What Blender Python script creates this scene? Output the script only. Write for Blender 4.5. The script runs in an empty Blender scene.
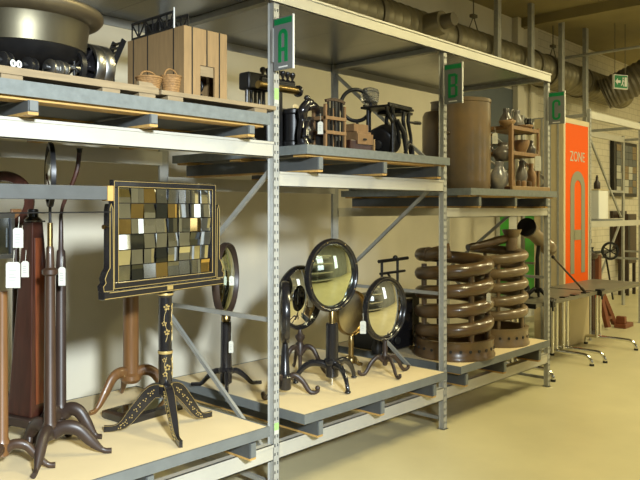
import bpy, math, random
from mathutils import Vector, Matrix
random.seed(7)
PI = math.pi
SC = bpy.context.scene
COL = SC.collection

# ------------------------------------------------------------------ materials
def mat(name, color, rough=.5, metal=0.0, var=0.0, scale=8.0, bump=0.0, stretch=(1, 1, 1), color2=None, coat=0.0, spec=.5):
    m = bpy.data.materials.new(name); m.use_nodes = True
    nt = m.node_tree; b = nt.nodes['Principled BSDF']
    b.inputs['Base Color'].default_value = (*color, 1)
    b.inputs['Roughness'].default_value = rough
    b.inputs['Metallic'].default_value = metal
    b.inputs['Coat Weight'].default_value = coat
    b.inputs['Specular IOR Level'].default_value = spec
    if var > 0 or bump > 0 or color2:
        tc = nt.nodes.new('ShaderNodeTexCoord'); mp = nt.nodes.new('ShaderNodeMapping')
        mp.inputs['Scale'].default_value = stretch
        nz = nt.nodes.new('ShaderNodeTexNoise'); nz.inputs['Scale'].default_value = scale
        nz.inputs['Detail'].default_value = 6; nz.inputs['Roughness'].default_value = .6
        nt.links.new(tc.outputs['Object'], mp.inputs['Vector']); nt.links.new(mp.outputs['Vector'], nz.inputs['Vector'])
        rp = nt.nodes.new('ShaderNodeValToRGB')
        rp.color_ramp.elements[0].position = .3; rp.color_ramp.elements[1].position = .7
        c2 = color2 if color2 else tuple(c * (1 - var) for c in color)
        rp.color_ramp.elements[0].color = (*c2, 1)
        rp.color_ramp.elements[1].color = (*color, 1)
        nt.links.new(nz.outputs['Fac'], rp.inputs['Fac']); nt.links.new(rp.outputs['Color'], b.inputs['Base Color'])
        if bump > 0:
            bp = nt.nodes.new('ShaderNodeBump'); bp.inputs['Strength'].default_value = bump; bp.inputs['Distance'].default_value = .01
            nt.links.new(nz.outputs['Fac'], bp.inputs['Height']); nt.links.new(bp.outputs['Normal'], b.inputs['Normal'])
    return m

M = {}
M['galv'] = mat('galvanised_steel', (.40, .40, .37), .5, .15, .22, 14)
M['brace'] = mat('brace_steel', (.36, .36, .33), .45, .35, .2, 14)
M['greydark'] = mat('dark_grey_wood', (.075, .08, .08), .6, 0, .3, 7)
M['rackwood'] = mat('tan_rack_wood', (.25, .14, .06), .5, 0, .3, 7, .02, (9, 9, 1))
M['jugdark'] = mat('dark_stoneware', (.17, .14, .11), .3, 0, 0, 8, .03, color2=(.06, .06, .065), coat=.3)
M['bluejug'] = mat('blue_grey_stoneware', (.42, .37, .28), .3, 0, 0, 9, .03, color2=(.10, .11, .15), coat=.4)
M['beam'] = mat('zinc_beam', (.50, .48, .41), .42, .15, .1, 5)
M['roof'] = mat('galvanised_sheet', (.38, .38, .36), .24, .75, .4, 2.2, .05, (1, .25, 1))
M['deck'] = mat('cream_laminate', (.74, .60, .36), .45, 0, .07, 3)
M['greypaint'] = mat('grey_painted_wood', (.145, .155, .15), .55, 0, .18, 9)
M['zincplate'] = mat('zinc_plated_edge', (.20, .22, .215), .4, .2, .25, 26)
M['yellowwood'] = mat('raw_yellow_wood', (.52, .31, .09), .6, 0, .3, 4, .05, (1, 9, 9))
M['palewood'] = mat('pale_pine', (.30, .22, .12), .65, 0, .35, 5, .05, (1, 10, 10))
M['plywood'] = mat('birch_plywood', (.31, .195, .085), .6, 0, .25, 6, .02, (8, 8, 1))
M['black'] = mat('black_lacquer', (.012, .011, .012), .22, 0, 0, coat=.3)
M['iron'] = mat('cast_iron', (.018, .017, .017), .38, .3, .4, 20, .1)
M['darksteel'] = mat('dark_steel', (.10, .10, .10), .3, .8)
M['steel'] = mat('bright_steel', (.45, .45, .44), .32, 1, .1, 20)
M['copper'] = mat('tinned_copper', (.17, .15, .10), .42, .9, .35, 5, .03, (1, 1, .3))
M['copperinner'] = mat('dull_copper_rim', (.20, .16, .095), .45, .7, .3, 6)
M['gilt'] = mat('gilt_line', (.46, .33, .115), .4, .4)
M['brass'] = mat('brass', (.38, .27, .11), .3, 1, .2, 20)
M['mahog'] = mat('mahogany', (.055, .018, .011), .28, 0, .5, 6, .02, (9, 9, .8), coat=.3)
M['mahoglight'] = mat('mahogany_panel', (.19, .05, .018), .3, 0, .5, 7, .02, (9, 9, .8), coat=.3)
M['walnut'] = mat('walnut', (.06, .031, .017), .42, 0, .5, 6, .02, (9, 9, .9), coat=.2)
M['walnutleg'] = mat('dark_walnut', (.042, .025, .018), .42, 0, .4, 6, .02)
M['oak'] = mat('golden_oak', (.17, .078, .025), .38, 0, .35, 6, .02, (10, 10, .8), coat=.2)
M['mirror'] = mat('silvered_glass', (.84, .87, .88), .03, 1)
M['greenmirror'] = mat('greenish_silvered_glass', (.70, .80, .70), .05, 1)
M['smoke'] = mat('smoked_mirror', (.15, .17, .20), .06, 1)
M['amber'] = mat('amber_mirror', (.78, .58, .26), .07, 1)
M['greytile'] = mat('grey_mirror', (.52, .56, .62), .12, 1, .2, 30)
M['palemirror'] = mat('worn_mirror', (.66, .60, .48), .28, 1, .2, 9)
M['stone'] = mat('brown_salt_glaze', (.125, .070, .028), .28, 0, 0, 7, .04, color2=(.066, .043, .021), coat=.2)
M['stonegrey'] = mat('tan_salt_glaze', (.22, .15, .08), .32, 0, 0, 6, .04, color2=(.13, .095, .058), coat=.2)
M['crock'] = mat('ochre_salt_glaze', (.22, .14, .064), .32, 0, 0, 3.5, .04, color2=(.12, .093, .062), coat=.3)
M['jug'] = mat('grey_stoneware', (.25, .215, .165), .35, 0, 0, 7, .03, color2=(.11, .11, .12), coat=.3)
M['jugtan'] = mat('tan_stoneware', (.40, .24, .12), .35, 0, .4, 8, .03, coat=.3)
M['paper'] = mat('tag_paper', (.50, .49, .42), .8)
M['ink'] = mat('faded_ink', (.30, .30, .30), .8)
M['chrome'] = mat('chrome', (.80, .79, .74), .16, 1)
M['tabletop'] = mat('grey_tabletop', (.16, .145, .105), .4, 0, .25, 4)
M['orange'] = mat('orange_panel', (.76, .10, .0), .7, spec=.2)
M['signgrey'] = mat('sign_grey', (.17, .18, .175), .45)
M['lettergrey'] = mat('letter_grey', (.24, .23, .15), .5)
M['zonetext'] = mat('zone_text', (.50, .46, .34), .5)
M['farwall'] = mat('dim_plaster', (.30, .31, .33), .9, 0, .3, .8)
M['green'] = mat('sign_green', (.0, .21, .058), .5)
M['brightgreen'] = mat('panel_green', (.03, .36, .02), .5)
M['white'] = mat('white_paint', (.78, .78, .74), .5)
M['pylon'] = mat('beige_powder_coat', (.60, .50, .30), .5, 0, .08, 3)
M['wicker'] = mat('wicker', (.34, .18, .06), .7, 0, .5, 60, .4)
M['wall'] = mat('plaster_wall', (.72, .67, .54), .85, 0, .1, 1.6, .03)
M['wallgrey'] = mat('grey_wall_panel', (.10, .118, .128), .7, 0, .15, 3)
M['ceiling'] = mat('ochre_ceiling', (.30, .25, .12), .9, 0, .2, 1.5)
M['duct'] = mat('spiral_duct_zinc', (.27, .24, .16), .45, .55, .3, 3)
M['ductdark'] = mat('duct_flange', (.16, .14, .10), .5, .4)
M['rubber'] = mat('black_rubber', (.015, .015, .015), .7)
M['redwood'] = mat('reddish_wood', (.22, .065, .025), .45, 0, .4, 8, .02, (8, 8, 1))
M['creamdisc'] = mat('cream_card', (.55, .46, .28), .7)

def floor_mat():
    m = mat('painted_concrete', (.58, .52, .315), .32, 0, .2, .9)
    nt = m.node_tree; b = nt.nodes['Principled BSDF']
    tc = nt.nodes.new('ShaderNodeTexCoord'); nz = nt.nodes.new('ShaderNodeTexNoise'); nz.inputs['Scale'].default_value = .8; nz.inputs['Detail'].default_value = 3
    mr = nt.nodes.new('ShaderNodeMapRange'); mr.inputs[3].default_value = .22; mr.inputs[4].default_value = .5
    nt.links.new(tc.outputs['Object'], nz.inputs['Vector']); nt.links.new(nz.outputs['Fac'], mr.inputs[0]); nt.links.new(mr.outputs[0], b.inputs['Roughness'])
    return m
M['floor'] = floor_mat()
def brick_mat():
    m = bpy.data.materials.new('painted_block_wall'); m.use_nodes = True; nt = m.node_tree; b = nt.nodes['Principled BSDF']
    tc = nt.nodes.new('ShaderNodeTexCoord'); mp = nt.nodes.new('ShaderNodeMapping'); mp.inputs['Rotation'].default_value = (PI / 2, 0, 0)
    br = nt.nodes.new('ShaderNodeTexBrick'); br.inputs['Scale'].default_value = 2.2
    br.inputs['Color1'].default_value = (.66, .61, .48, 1); br.inputs['Color2'].default_value = (.62, .57, .45, 1); br.inputs['Mortar'].default_value = (.46, .42, .32, 1)
    br.inputs['Mortar Size'].default_value = .012
    nt.links.new(tc.outputs['Object'], mp.inputs['Vector']); nt.links.new(mp.outputs['Vector'], br.inputs['Vector']); nt.links.new(br.outputs['Color'], b.inputs['Base Color'])
    b.inputs['Roughness'].default_value = .8
    return m
M['block'] = brick_mat()

# ------------------------------------------------------------------ mesh kit
class G:
    def __init__(s): s.v = []; s.f = []; s.m = []; s.cm = 0
    def _add(s, vs, fs, mtx=None):
        o = len(s.v)
        for p in vs:
            p = Vector(p)
            s.v.append(tuple(mtx @ p) if mtx else tuple(p))
        for f in fs: s.f.append(tuple(i + o for i in f)); s.m.append(s.cm)
        return s
    def box(s, x0, x1, y0, y1, z0, z1, mtx=None):
        vs = [(x, y, z) for x in (x0, x1) for y in (y0, y1) for z in (z0, z1)]
        return s._add(vs, [(0, 1, 3, 2), (4, 6, 7, 5), (0, 4, 5, 1), (2, 3, 7, 6), (0, 2, 6, 4), (1, 5, 7, 3)], mtx)
    def frustum(s, b, t, z0, z1, c=(0, 0), mtx=None):   # b, t half sizes (x,y)
        vs = [(c[0] + sx * b[0], c[1] + sy * b[1], z0) for sx, sy in ((-1, -1), (1, -1), (1, 1), (-1, 1))] + [(c[0] + sx * t[0], c[1] + sy * t[1], z1) for sx, sy in ((-1, -1), (1, -1), (1, 1), (-1, 1))]
        return s._add(vs, [(3, 2, 1, 0), (4, 5, 6, 7), (0, 1, 5, 4), (1, 2, 6, 5), (2, 3, 7, 6), (3, 0, 4, 7)], mtx)
    def tube(s, pts, rad, seg=10, closed=False, b=None, ratio=1.0, sq=False, caps=True, mtx=None):
        P = [Vector(p) for p in pts]; n = len(P)
        R = [rad] * n if isinstance(rad, (int, float)) else list(rad)
        vs = []; prevN = None
        for i in range(n):
            if closed: T = P[(i + 1) % n] - P[i - 1]
            else: T = P[min(i + 1, n - 1)] - P[max(i - 1, 0)]
            T.normalize()
            if b is not None:
                B = Vector(b).normalized(); N = B.cross(T).normalized()
            else:
                if prevN is None:
                    a = Vector((0, 0, 1)) if abs(T.z) < .9 else Vector((1, 0, 0))
                    N = (a - T * a.dot(T)).normalized()
                else: N = (prevN - T * prevN.dot(T)).normalized()
                prevN = N; B = T.cross(N)
            for k in range(seg):
                if sq:
                    cx, cy = [(1, 1), (-1, 1), (-1, -1), (1, -1)][k % 4]
                else:
                    a = 2 * PI * k / seg; cx, cy = math.cos(a), math.sin(a)
                vs.append(P[i] + N * cx * R[i] + B * cy * R[i] * ratio)
        fs = []
        m = n if closed else n - 1
        for i in range(m):
            j = (i + 1) % n
            for k in range(seg):
                l = (k + 1) % seg
                fs.append((i * seg + k, i * seg + l, j * seg + l, j * seg + k))
        if caps and not closed:
            fs.append(tuple(range(seg - 1, -1, -1))); fs.append(tuple((n - 1) * seg + k for k in range(seg)))
        return s._add(vs, fs, mtx)
    def bar(s, p, q, w, h=None, up=(0, 0, 1)):           # square bar between two points
        h = h or w; P = Vector(p); Q = Vector(q); T = (Q - P).normalized(); U = Vector(up)
        if abs(T.dot(U)) > .98: U = Vector((1, 0, 0))
        S = T.cross(U).normalized(); U = S.cross(T)
        vs = [E + S * a * w / 2 + U * c * h / 2 for E in (P, Q) for a, c in ((-1, -1), (1, -1), (1, 1), (-1, 1))]
        return s._add(vs, [(3, 2, 1, 0), (4, 5, 6, 7), (0, 1, 5, 4), (1, 2, 6, 5), (2, 3, 7, 6), (3, 0, 4, 7)])
    def lathe(s, prof, seg=32, c=(0, 0, 0), mtx=None):
        vs = []; fs = []; n = len(prof)
        for r, z in prof:
            for k in range(seg):
                a = 2 * PI * k / seg; vs.append((c[0] + r * math.cos(a), c[1] + r * math.sin(a), c[2] + z))
        for i in range(n - 1):
            for k in range(seg):
                l = (k + 1) % seg; fs.append((i * seg + k, i * seg + l, (i + 1) * seg + l, (i + 1) * seg + k))
        fs.append(tuple(range(seg - 1, -1, -1))); fs.append(tuple((n - 1) * seg + k for k in range(seg)))
        return s._add(vs, fs, mtx)
    def ring(s, prof, seg=48, mtx=None):                 # closed profile revolved (r,z)
        vs = []; fs = []; n = len(prof)
        for r, z in prof:
            for k in range(seg):
                a = 2 * PI * k / seg; vs.append((r * math.cos(a), r * math.sin(a), z))
        for i in range(n):
            j = (i + 1) % n
            for k in range(seg):
                l = (k + 1) % seg; fs.append((i * seg + k, i * seg + l, j * seg + l, j * seg + k))
        return s._add(vs, fs, mtx)
    def torus(s, c, R, r, axis=(0, 0, 1), seg=32, n=10):
        q = Vector((0, 0, 1)).rotation_difference(Vector(axis).normalized()).to_matrix().to_4x4()
        return s.ring([(R + r * math.cos(2 * PI * k / n), r * math.sin(2 * PI * k / n)) for k in range(n)], seg, Matrix.Translation(c) @ q)
    def prism(s, pts, h0, h1, mtx=None):
        n = len(pts); vs = [(x, y, h0) for x, y in pts] + [(x, y, h1) for x, y in pts]
        fs = [tuple(range(n - 1, -1, -1)), tuple(range(n, 2 * n))] + [(i, (i + 1) % n, n + (i + 1) % n, n + i) for i in range(n)]
        return s._add(vs, fs, mtx)
    def ball(s, c, r, sc=(1, 1, 1), seg=16, rings=9):
        prof = [(max(1e-4, r * math.sin(PI * i / rings)), -r * math.cos(PI * i / rings)) for i in range(rings + 1)]
        return s.lathe(prof, seg, mtx=Matrix.Translation(c) @ Matrix.Diagonal((*sc, 1)))
    def cyl(s, p, q, r, r2=None, seg=20):
        return s.tube([p, q], [r, r if r2 is None else r2], seg)
    def obj(s, name, m, parent=None, smooth=True, bevel=0, loc=None, angle=38):
        me = bpy.data.meshes.new(name); me.from_pydata(s.v, [], s.f); me.validate()
        ms = m if isinstance(m, (list, tuple)) else [m]
        for x in ms: me.materials.append(M[x] if isinstance(x, str) else x)
        if len(ms) > 1 and len(me.polygons) == len(s.m): me.polygons.foreach_set('material_index', s.m)
        import bmesh
        bm = bmesh.new(); bm.from_mesh(me); bmesh.ops.recalc_face_normals(bm, faces=bm.faces); bm.to_mesh(me); bm.free()
        if smooth:
            me.polygons.foreach_set('use_smooth', [True] * len(me.polygons)); me.set_sharp_from_angle(angle=math.radians(angle))
        o = bpy.data.objects.new(name, me); COL.objects.link(o)
        if parent: o.parent = parent
        if loc: o.location = loc
        if bevel:
            b = o.modifiers.new('bevel', 'BEVEL'); b.width = bevel; b.segments = 2; b.limit_method = 'ANGLE'
        return o

def smooth_path(pts, n=6):
    P = [Vector(p) for p in pts]; out = []
    for i in range(len(P) - 1):
        p0 = P[max(i - 1, 0)]; p1 = P[i]; p2 = P[i + 1]; p3 = P[min(i + 2, len(P) - 1)]
        for k in range(n):
            t = k / n
            out.append(.5 * ((2 * p1) + (p2 - p0) * t + (2 * p0 - 5 * p1 + 4 * p2 - p3) * t * t + (3 * p1 - p0 - 3 * p2 + p3) * t ** 3))
    out.append(P[-1]); return out
def interp(vals, n):
    out = []
    for i in range(n):
        t = i / (n - 1) * (len(vals) - 1); k = min(int(t), len(vals) - 2); out.append(vals[k] + (vals[k + 1] - vals[k]) * (t - k))
    return out

def thing(name, label, cat, loc=(0, 0, 0), rz=0, group=None):
    o = bpy.data.objects.new(name, None); COL.objects.link(o); o.location = loc; o.rotation_euler = (0, 0, rz)
    o.empty_display_size = .05
    return tag(o, label, cat, group)
def tag(o, label, cat, group=None):
    o['label'] = label; o['category'] = cat
    if group: o['group'] = group
    return o
def struct(o): o['kind'] = 'structure'; return o
def text_mesh(name, body, size, m, parent, mtx, sx=1.0, depth=.001):
    c = bpy.data.curves.new(name, 'FONT'); c.body = body; c.size = size; c.align_x = 'CENTER'; c.extrude = depth
    t = bpy.data.objects.new(name, c); COL.objects.link(t)
    bpy.context.view_layer.update()
    me = bpy.data.meshes.new_from_object(t.evaluated_get(bpy.context.evaluated_depsgraph_get()))
    bpy.data.objects.remove(t); bpy.data.curves.remove(c)
    me.transform(mtx @ Matrix.Diagonal((sx, 1, 1, 1))); me.materials.clear(); me.materials.append(M[m])
    o = bpy.data.objects.new(name, me); COL.objects.link(o); o.parent = parent
    return o

# ------------------------------------------------------------------ camera
cam = bpy.data.cameras.new('camera'); co = bpy.data.objects.new('camera', cam); COL.objects.link(co)
cam.sensor_width = 36; cam.lens = 36 * 710 / 640; cam.shift_y = -31 / 640; cam.clip_start = .05; cam.clip_end = 100
co.location = (-2.757, -2.907, 1.63)
co.rotation_euler = (PI / 2, 0, math.atan2(.6820, .7314) - PI / 2)
SC.camera = co

# ------------------------------------------------------------------ room
RX0, RX1, RY0, RY1, RZ = -6.0, 15.0, -6.4, 2.2, 4.47
struct(G().box(RX0, RX1, RY0, RY1, -.1, 0).obj('floor', 'floor', smooth=False))
struct(G().box(RX0, RX1, RY0, RY1, RZ, RZ + .1).obj('ceiling', 'ceiling', smooth=False))
struct(G().box(RX0, 7.75, RY1, RY1 + .1, 0, RZ).obj('wall_back', 'wall', smooth=False))
struct(G().box(7.75, RX1, RY1, RY1 + .1, 0, RZ).obj('wall_right_of_back', 'block', smooth=False))
struct(G().box(RX1, RX1 + .1, RY0, RY1, 0, RZ).obj('wall_right', 'wall', smooth=False))
struct(G().box(RX0 - .1, RX0, RY0, RY1, 0, RZ).obj('wall_left', 'farwall', smooth=False))
struct(G().box(RX0, RX1, RY0 - .1, RY0, 0, RZ).obj('wall_front', 'farwall', smooth=False))
struct(G().box(5.3, 6.90, 2.185, 2.2, 2.2, 3.4).obj('trim_1', 'wallgrey', smooth=False))
struct(G().box(6.90, 7.09, 2.1, 2.2, 0, RZ).obj('trim_2', 'wall', smooth=False, bevel=.01))
struct(G().box(7.0, 7.14, .0, 2.2, RZ - .14, RZ).obj('trim_3', 'ceiling', smooth=False))
struct(G().box((7.424, 2.19, 3.307)[0], (7.591, 2.19, 3.326)[0], 2.16, 2.2, 1.97, RZ).obj('trim_4', 'wall', smooth=False, bevel=.008))
# four upright service poles from floor to ceiling between the racks and the duct
for i, px in enumerate(((5.483, 1.66, 4.063)[0], (6.41, 1.66, 4.244)[0], (7.383, 1.66, 4.433)[0], (8.253, 1.66, 4.603)[0])):
    o = G().box(px - .045, px + .045, 1.62, 1.685, 3.46 if i < 2 else 0, RZ).obj('service_pole', 'galv', bevel=.008, smooth=False)
    tag(o, ['short grey steel pole hanging from the ceiling in front of the duct, leftmost of four', 'short grey steel pole hanging from the ceiling in front of the duct, second of four',
            'grey steel pole rising to the ceiling above sign C', 'grey steel pole rising to the ceiling beyond sign C, rightmost of four'][i], 'pole', 'ceiling poles')

# ------------------------------------------------------------------ duct work
DY, DZ, DR = 1.955, 3.72, .235
dk = thing('ventilation_duct', 'grey spiral ventilation duct running along the back wall under the ceiling', 'duct', (0, DY, DZ))
g = G(); prof = []
x = -5.9
while x < 10.6:
    prof += [(DR, x), (DR, x + .11), (DR + .007, x + .12), (DR + .007, x + .135), (DR, x + .145)]; x += .15
g.lathe(prof, 28, mtx=Matrix.Rotation(PI / 2, 4, 'Y'))
g.obj('duct_pipe', 'duct', dk)
for fx in (3.2, 4.65, 6.9, 7.4, 8.7):
    G().cyl((fx, 0, 0), (fx + .07, 0, 0), DR + .022, seg=28).obj('flange', 'ductdark', dk)
g = G(); g.tube([(4.05, -.2, -.0), (4.05, -.42, .02)], [.15, .13], 20); o = g.obj('branch_collar', 'duct', dk)
G().tube([(4.05, -.42, .02), (4.05, -.56, .03)], [.085, .075], 20).obj('branch_outlet', 'ductdark', dk)
for i, hx in enumerate((5.4, 7.75)):
    h = G(); h.tube([(hx - .12, DY, DZ + DR), (hx, DY, RZ - .32), (hx + .12, DY, DZ + DR)], .008, 6); h.tube([(hx, DY, RZ - .32), (hx, DY, RZ)], .008, 6)
    h.box(hx - .05, hx + .05, DY - .03, DY + .03, RZ - .34, RZ - .30)
    tag(h.obj('duct_hanger', 'ductdark'), ['wire hanger holding up the duct left of the second pole', 'wire hanger holding up the duct right of the third pole'][i], 'hanger', 'duct hangers')
fd = thing('flexible_duct', 'dark ribbed flexible duct slanting up to the right at the far end', 'duct', (8.9, 1.62, 3.5))
pth = smooth_path([(0, 0, 0), (.1, -.35, .15), (.35, -.9, .45), (.8, -1.7, .85)], 14)
G().tube(pth, [.25 + (.012 if i % 2 else -.006) for i in range(len(pth))], 20).obj('ribbed_sleeve', 'ductdark', fd)
G().tube([pth[26], pth[28]], .275, 20).obj('clamp_band', 'galv', fd)
sp = thing('sprinkler_pipe', 'thin pipe crossing below the ceiling at the far right', 'pipe', (8.1, 0, 4.02))
G().cyl((0, 2.2, 0), (0, -3.5, 0), .022).obj('pipe_run', 'galv', sp)
G().cyl((0, .55, 0), (0, .55, RZ - 4.02), .012).obj('drop_rod', 'galv', sp)
G().cyl((0, .55, -.04), (0, .55, .05), .035).obj('clamp', 'ductdark', sp)

# ------------------------------------------------------------------ the pallet rack
BX = [-1.72, 0.0, 1.72, 3.44]; RD = 1.12; TOP = 2.875
rack = thing('pallet_rack', 'long galvanised steel pallet rack with perforated posts and metal sheet roof', 'rack', (0, 0, 0))
def post_mesh():
    g = G(); w = .0225; d = .034; t = .0018
    a = .0075; sw = .0088
    for x0, x1 in ((-w, -w + a), (-w + a + sw, w - a - sw), (w - a - sw + sw, w)):
        g.box(x0, x1, 0, t, 0, TOP)
    pitch = .05
    for c, off in ((-w + a, 0), (w - a - sw, .0)):
        z = .04 + off; last = 0
        while z < TOP - .02:
            g.box(c, c + sw, 0, t, last, z); last = z + .018; z += pitch
        g.box(c, c + sw, 0, t, last, TOP)
    g.box(-w + t, w - t, d - t, d, 0, TOP); g.box(-w, -w + t, 0, d, 0, TOP); g.box(w - t, w, 0, d, 0, TOP)
    g.box(-w - .012, -w, d - t, d, 0, TOP); g.box(w, w + .012, d - t, d, 0, TOP)
    return g
pm = post_mesh().obj('upright_post', 'galv', rack, smooth=False)
def foot_mesh(): return G().box(-.03, .03, -.008, .05, 0, .004)
G().box(-.0200, .0200, .0020, .0034, .01, TOP - .01).obj('post_liner', 'rubber', pm, smooth=False)['label'] = 'dark lining behind the slots'  # black strip imitates the shade inside the hollow post
first = True
for X in BX:
    for back in (0, 1):
        o = pm if first else pm.copy()
        if not first: COL.objects.link(o)
        first = False
        if o is not pm:
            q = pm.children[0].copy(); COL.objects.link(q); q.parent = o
        o.location = (X, RD if back else 0, 0); o.rotation_euler = (0, 0, PI if back else 0)
        f = foot_mesh().obj('foot_plate', 'galv', o, smooth=False)
def hbeam(name, x0, x1, y, z0, z1, d=.04):
    s = 1 if y < .5 else -1
    g = G(); h = z1 - z0
    g.box(x0, x1, y, y + s * .005, z0, z1)
    g.box(x0, x1, y, y + s * d, z1 - .005, z1); g.box(x0, x1, y, y + s * d, z0, z0 + .005)
    g.box(x0, x1, y + s * d, y + s * (d + .004), z0, z1)
    g.box(x0, x1, y - s * .006, y, z1 - .016, z1 - .003)
    return g.obj(name, 'beam', rack, smooth=False)
w = .0225
for i in range(3):
    a, b = BX[i] + w, BX[i + 1] - w
    lv = [(1.92, 2.01), (1.757, 1.845), (1.566, 1.64)][i]
    for y in (0.002, RD - .002):
        hbeam('cross_beam', a, b, y, *lv)
        hbeam('cross_beam', a, b, y, .218, .31)
hbeam('top_beam', BX[0] - .03, BX[3] + w, -.008, TOP - .085, TOP, .006)
hbeam('top_beam', BX[0] - .03, BX[3] + w, RD + .008, TOP - .085, TOP, .006)
for X in BX:
    g = G(); g.box(X - .025, X + .025, .05, RD - .05, TOP - .07, TOP - .035); g.obj('depth_tie', 'brace', rack, smooth=False)
    for z in (1.0, .075):
        G().box(X - .012, X + .012, .03, RD - .03, z - .012, z + .012).obj('depth_tie', 'brace', rack, smooth=False)
    for (za, zb) in ((1.86, 1.02), (.2, .98), (1.9, 2.76)):
        G().bar((X, .035, za), (X, RD - .035, zb), .02, .026).obj('diagonal_brace', 'brace', rack, smooth=False)
for i in range(3):
    n = 4
    for k in range(n):
        x0 = BX[i] + (BX[i + 1] - BX[i]) * k / n; x1 = BX[i] + (BX[i + 1] - BX[i]) * (k + 1) / n
        g = G(); g.box(x0 + .001, x1 - .001, .0, RD, TOP - .032, TOP - .026)
        g.obj('roof_sheet', 'roof', rack, smooth=False)
for z0, z1 in ((.385, .425), (2.245, 2.31)):
    G().box(-.016, .016, -.003, .0, z0, z1).obj('price_sticker', 'brightgreen' if False else mat('sticker_%d' % int(z0 * 100), (.30, .50, .16), .6), rack, smooth=False)['label'] = 'green sticker on post'
    G().box(-.016, .016, -.003, .0, z0 - .022, z0).obj('price_sticker', 'paper', rack, smooth=False)['label'] = 'white sticker on post'
# a grey stop rail and a stretched wire reaching out from the left end frame
e = (-1.038, 0.06, 1.732)
g = G(); g.box(BX[0], e[0], .03, .075, 1.672, 1.735); g.obj('stop_rail', 'greydark', rack, smooth=False, bevel=.003)
G().box(e[0], e[0] + .03, .028, .078, 1.668, 1.737).obj('rail_end_block', 'yellowwood', rack, smooth=False)
G().tube([(BX[0], .05, 1.612), (e[0] + .03, .05, 1.616)], .003, 6).obj('wire', 'iron', rack)
G().tube([(e[0] + .02, .05, 1.616), (e[0] + .02, .05, 1.67)], .003, 6).obj('wire', 'iron', rack)

# ------------------------------------------------------------------ shelf platforms
def platform(x0, x1, zt, zb, bears, label, under='yellowwood', top='deck', edge='greypaint', th=.052):
    t = thing('shelf_platform', label, 'shelf', ((x0 + x1) / 2, 0, zb), 0, 'loose shelf platforms')
    c = (x0 + x1) / 2; a = x0 - c; b = x1 - c; ya, yb = -.12, 1.17; H = zt - zb
    G().box(a + .012, b - .012, ya + .012, yb - .012, H - th + .004, H).obj('deck_board', top, t, smooth=False)
    g = G(); g.box(a, b, ya, ya + .012, H - th, H + .001); g.box(a, b, yb - .012, yb, H - th, H + .001)
    g.box(a, a + .012, ya + .012, yb - .012, H - th, H + .001); g.box(b - .012, b, ya + .012, yb - .012, H - th, H + .001)
    g.obj('edge_trim', edge, t, smooth=False)
    for y in (ya + .03, .48, yb - .13):
        G().box(a + .02, b - .02, y, y + .1, H - th - .012, H - th + .004).obj('cross_board', under, t, smooth=False)
    for X in bears:
        g = G(); X -= c
        g.cm = 0; g.box(X - .022, X + .022, ya + .015, yb - .02, .012, H - th - .012)
        g.cm = 1; g.box(X - .022, X + .022, ya + .015, yb - .02, 0, .012)
        o = g.obj('bearer', ['greydark', 'yellowwood'], t, smooth=False)
        G().box(X - .017, X + .017, ya + .008, ya + .015, .016, H - th - .012).obj('end_bracket', 'greypaint', o, smooth=False)
    return t
platform(-1.62, -.16, 2.14, 2.01, (-1.45, -.88, -.28), 'shelf platform holding the copper vessel and wooden model house', edge='zincplate', th=.06, top='greydark')
platform(.124, 1.597, 1.995, 1.845, (.25, .855, 1.48), 'shelf platform holding the black printing press and slatted wooden rack', edge='zincplate', top='greydark')
platform(1.883, 3.348, 1.787, 1.64, (2.03, 2.60, 3.17), 'shelf platform holding the big crocks and jug rack', top='greydark', edge='zincplate')
platform(-1.62, -.16, .465, .31, (-1.5, -.9, -.27), 'low cream shelf platform under the chequered mirror stand')
platform(.105, 1.56, .468, .31, (.25, .83, 1.42), 'low cream shelf platform under the round mirrors')
platform(1.744, 3.20, .472, .31, (1.84, 2.42, 3.03), 'low cream shelf platform under the stoneware cooling coils')

# ------------------------------------------------------------------ letter signs
def letter(ch):
    """stroke mesh in local 2D (x right, y up), height 1"""
    g = G(); s = .1
    if ch == 'A':
        pts = [(-.13, 0), (-.13, .84)] + [(-.13 * math.cos(a), .84 + .14 * math.sin(a)) for a in [PI * k / 8 for k in range(1, 8)]] + [(.13, .84), (.13, 0)]
        g.tube([(x, y, 0) for x, y in pts], .065, 4, b=(0, 0, 1), sq=True, ratio=.06)
        g.box(-.13, .13, .34, .46, -.0035, .0035)
    elif ch == 'B':
        g.box(-.21, -.09, 0, 1, -.0035, .0035)
        for y in (.0, .45, .89): g.box(-.09, .13, y, y + .11, -.0035, .0035)
        for y0, y1 in ((.05, .46), (.55, .95)): g.box(.10, .21, y0, y1, -.0035, .0035)
    else:
        pts = [(.15, .70), (.15, .84)] + [(.15 * math.cos(a), .84 + .13 * math.sin(a)) for a in [PI * k / 8 for k in range(1, 8)]] + [(-.15, .84), (-.15, .16)] + \
              [(-.15 * math.cos(a), .16 - .13 * math.sin(a)) for a in [PI * k / 8 for k in range(1, 8)]] + [(.15, .16), (.15, .30)]
        g.tube([(x, y, 0) for x, y in pts], .055, 4, b=(0, 0, 1), sq=True, ratio=.06)
    return g
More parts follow.
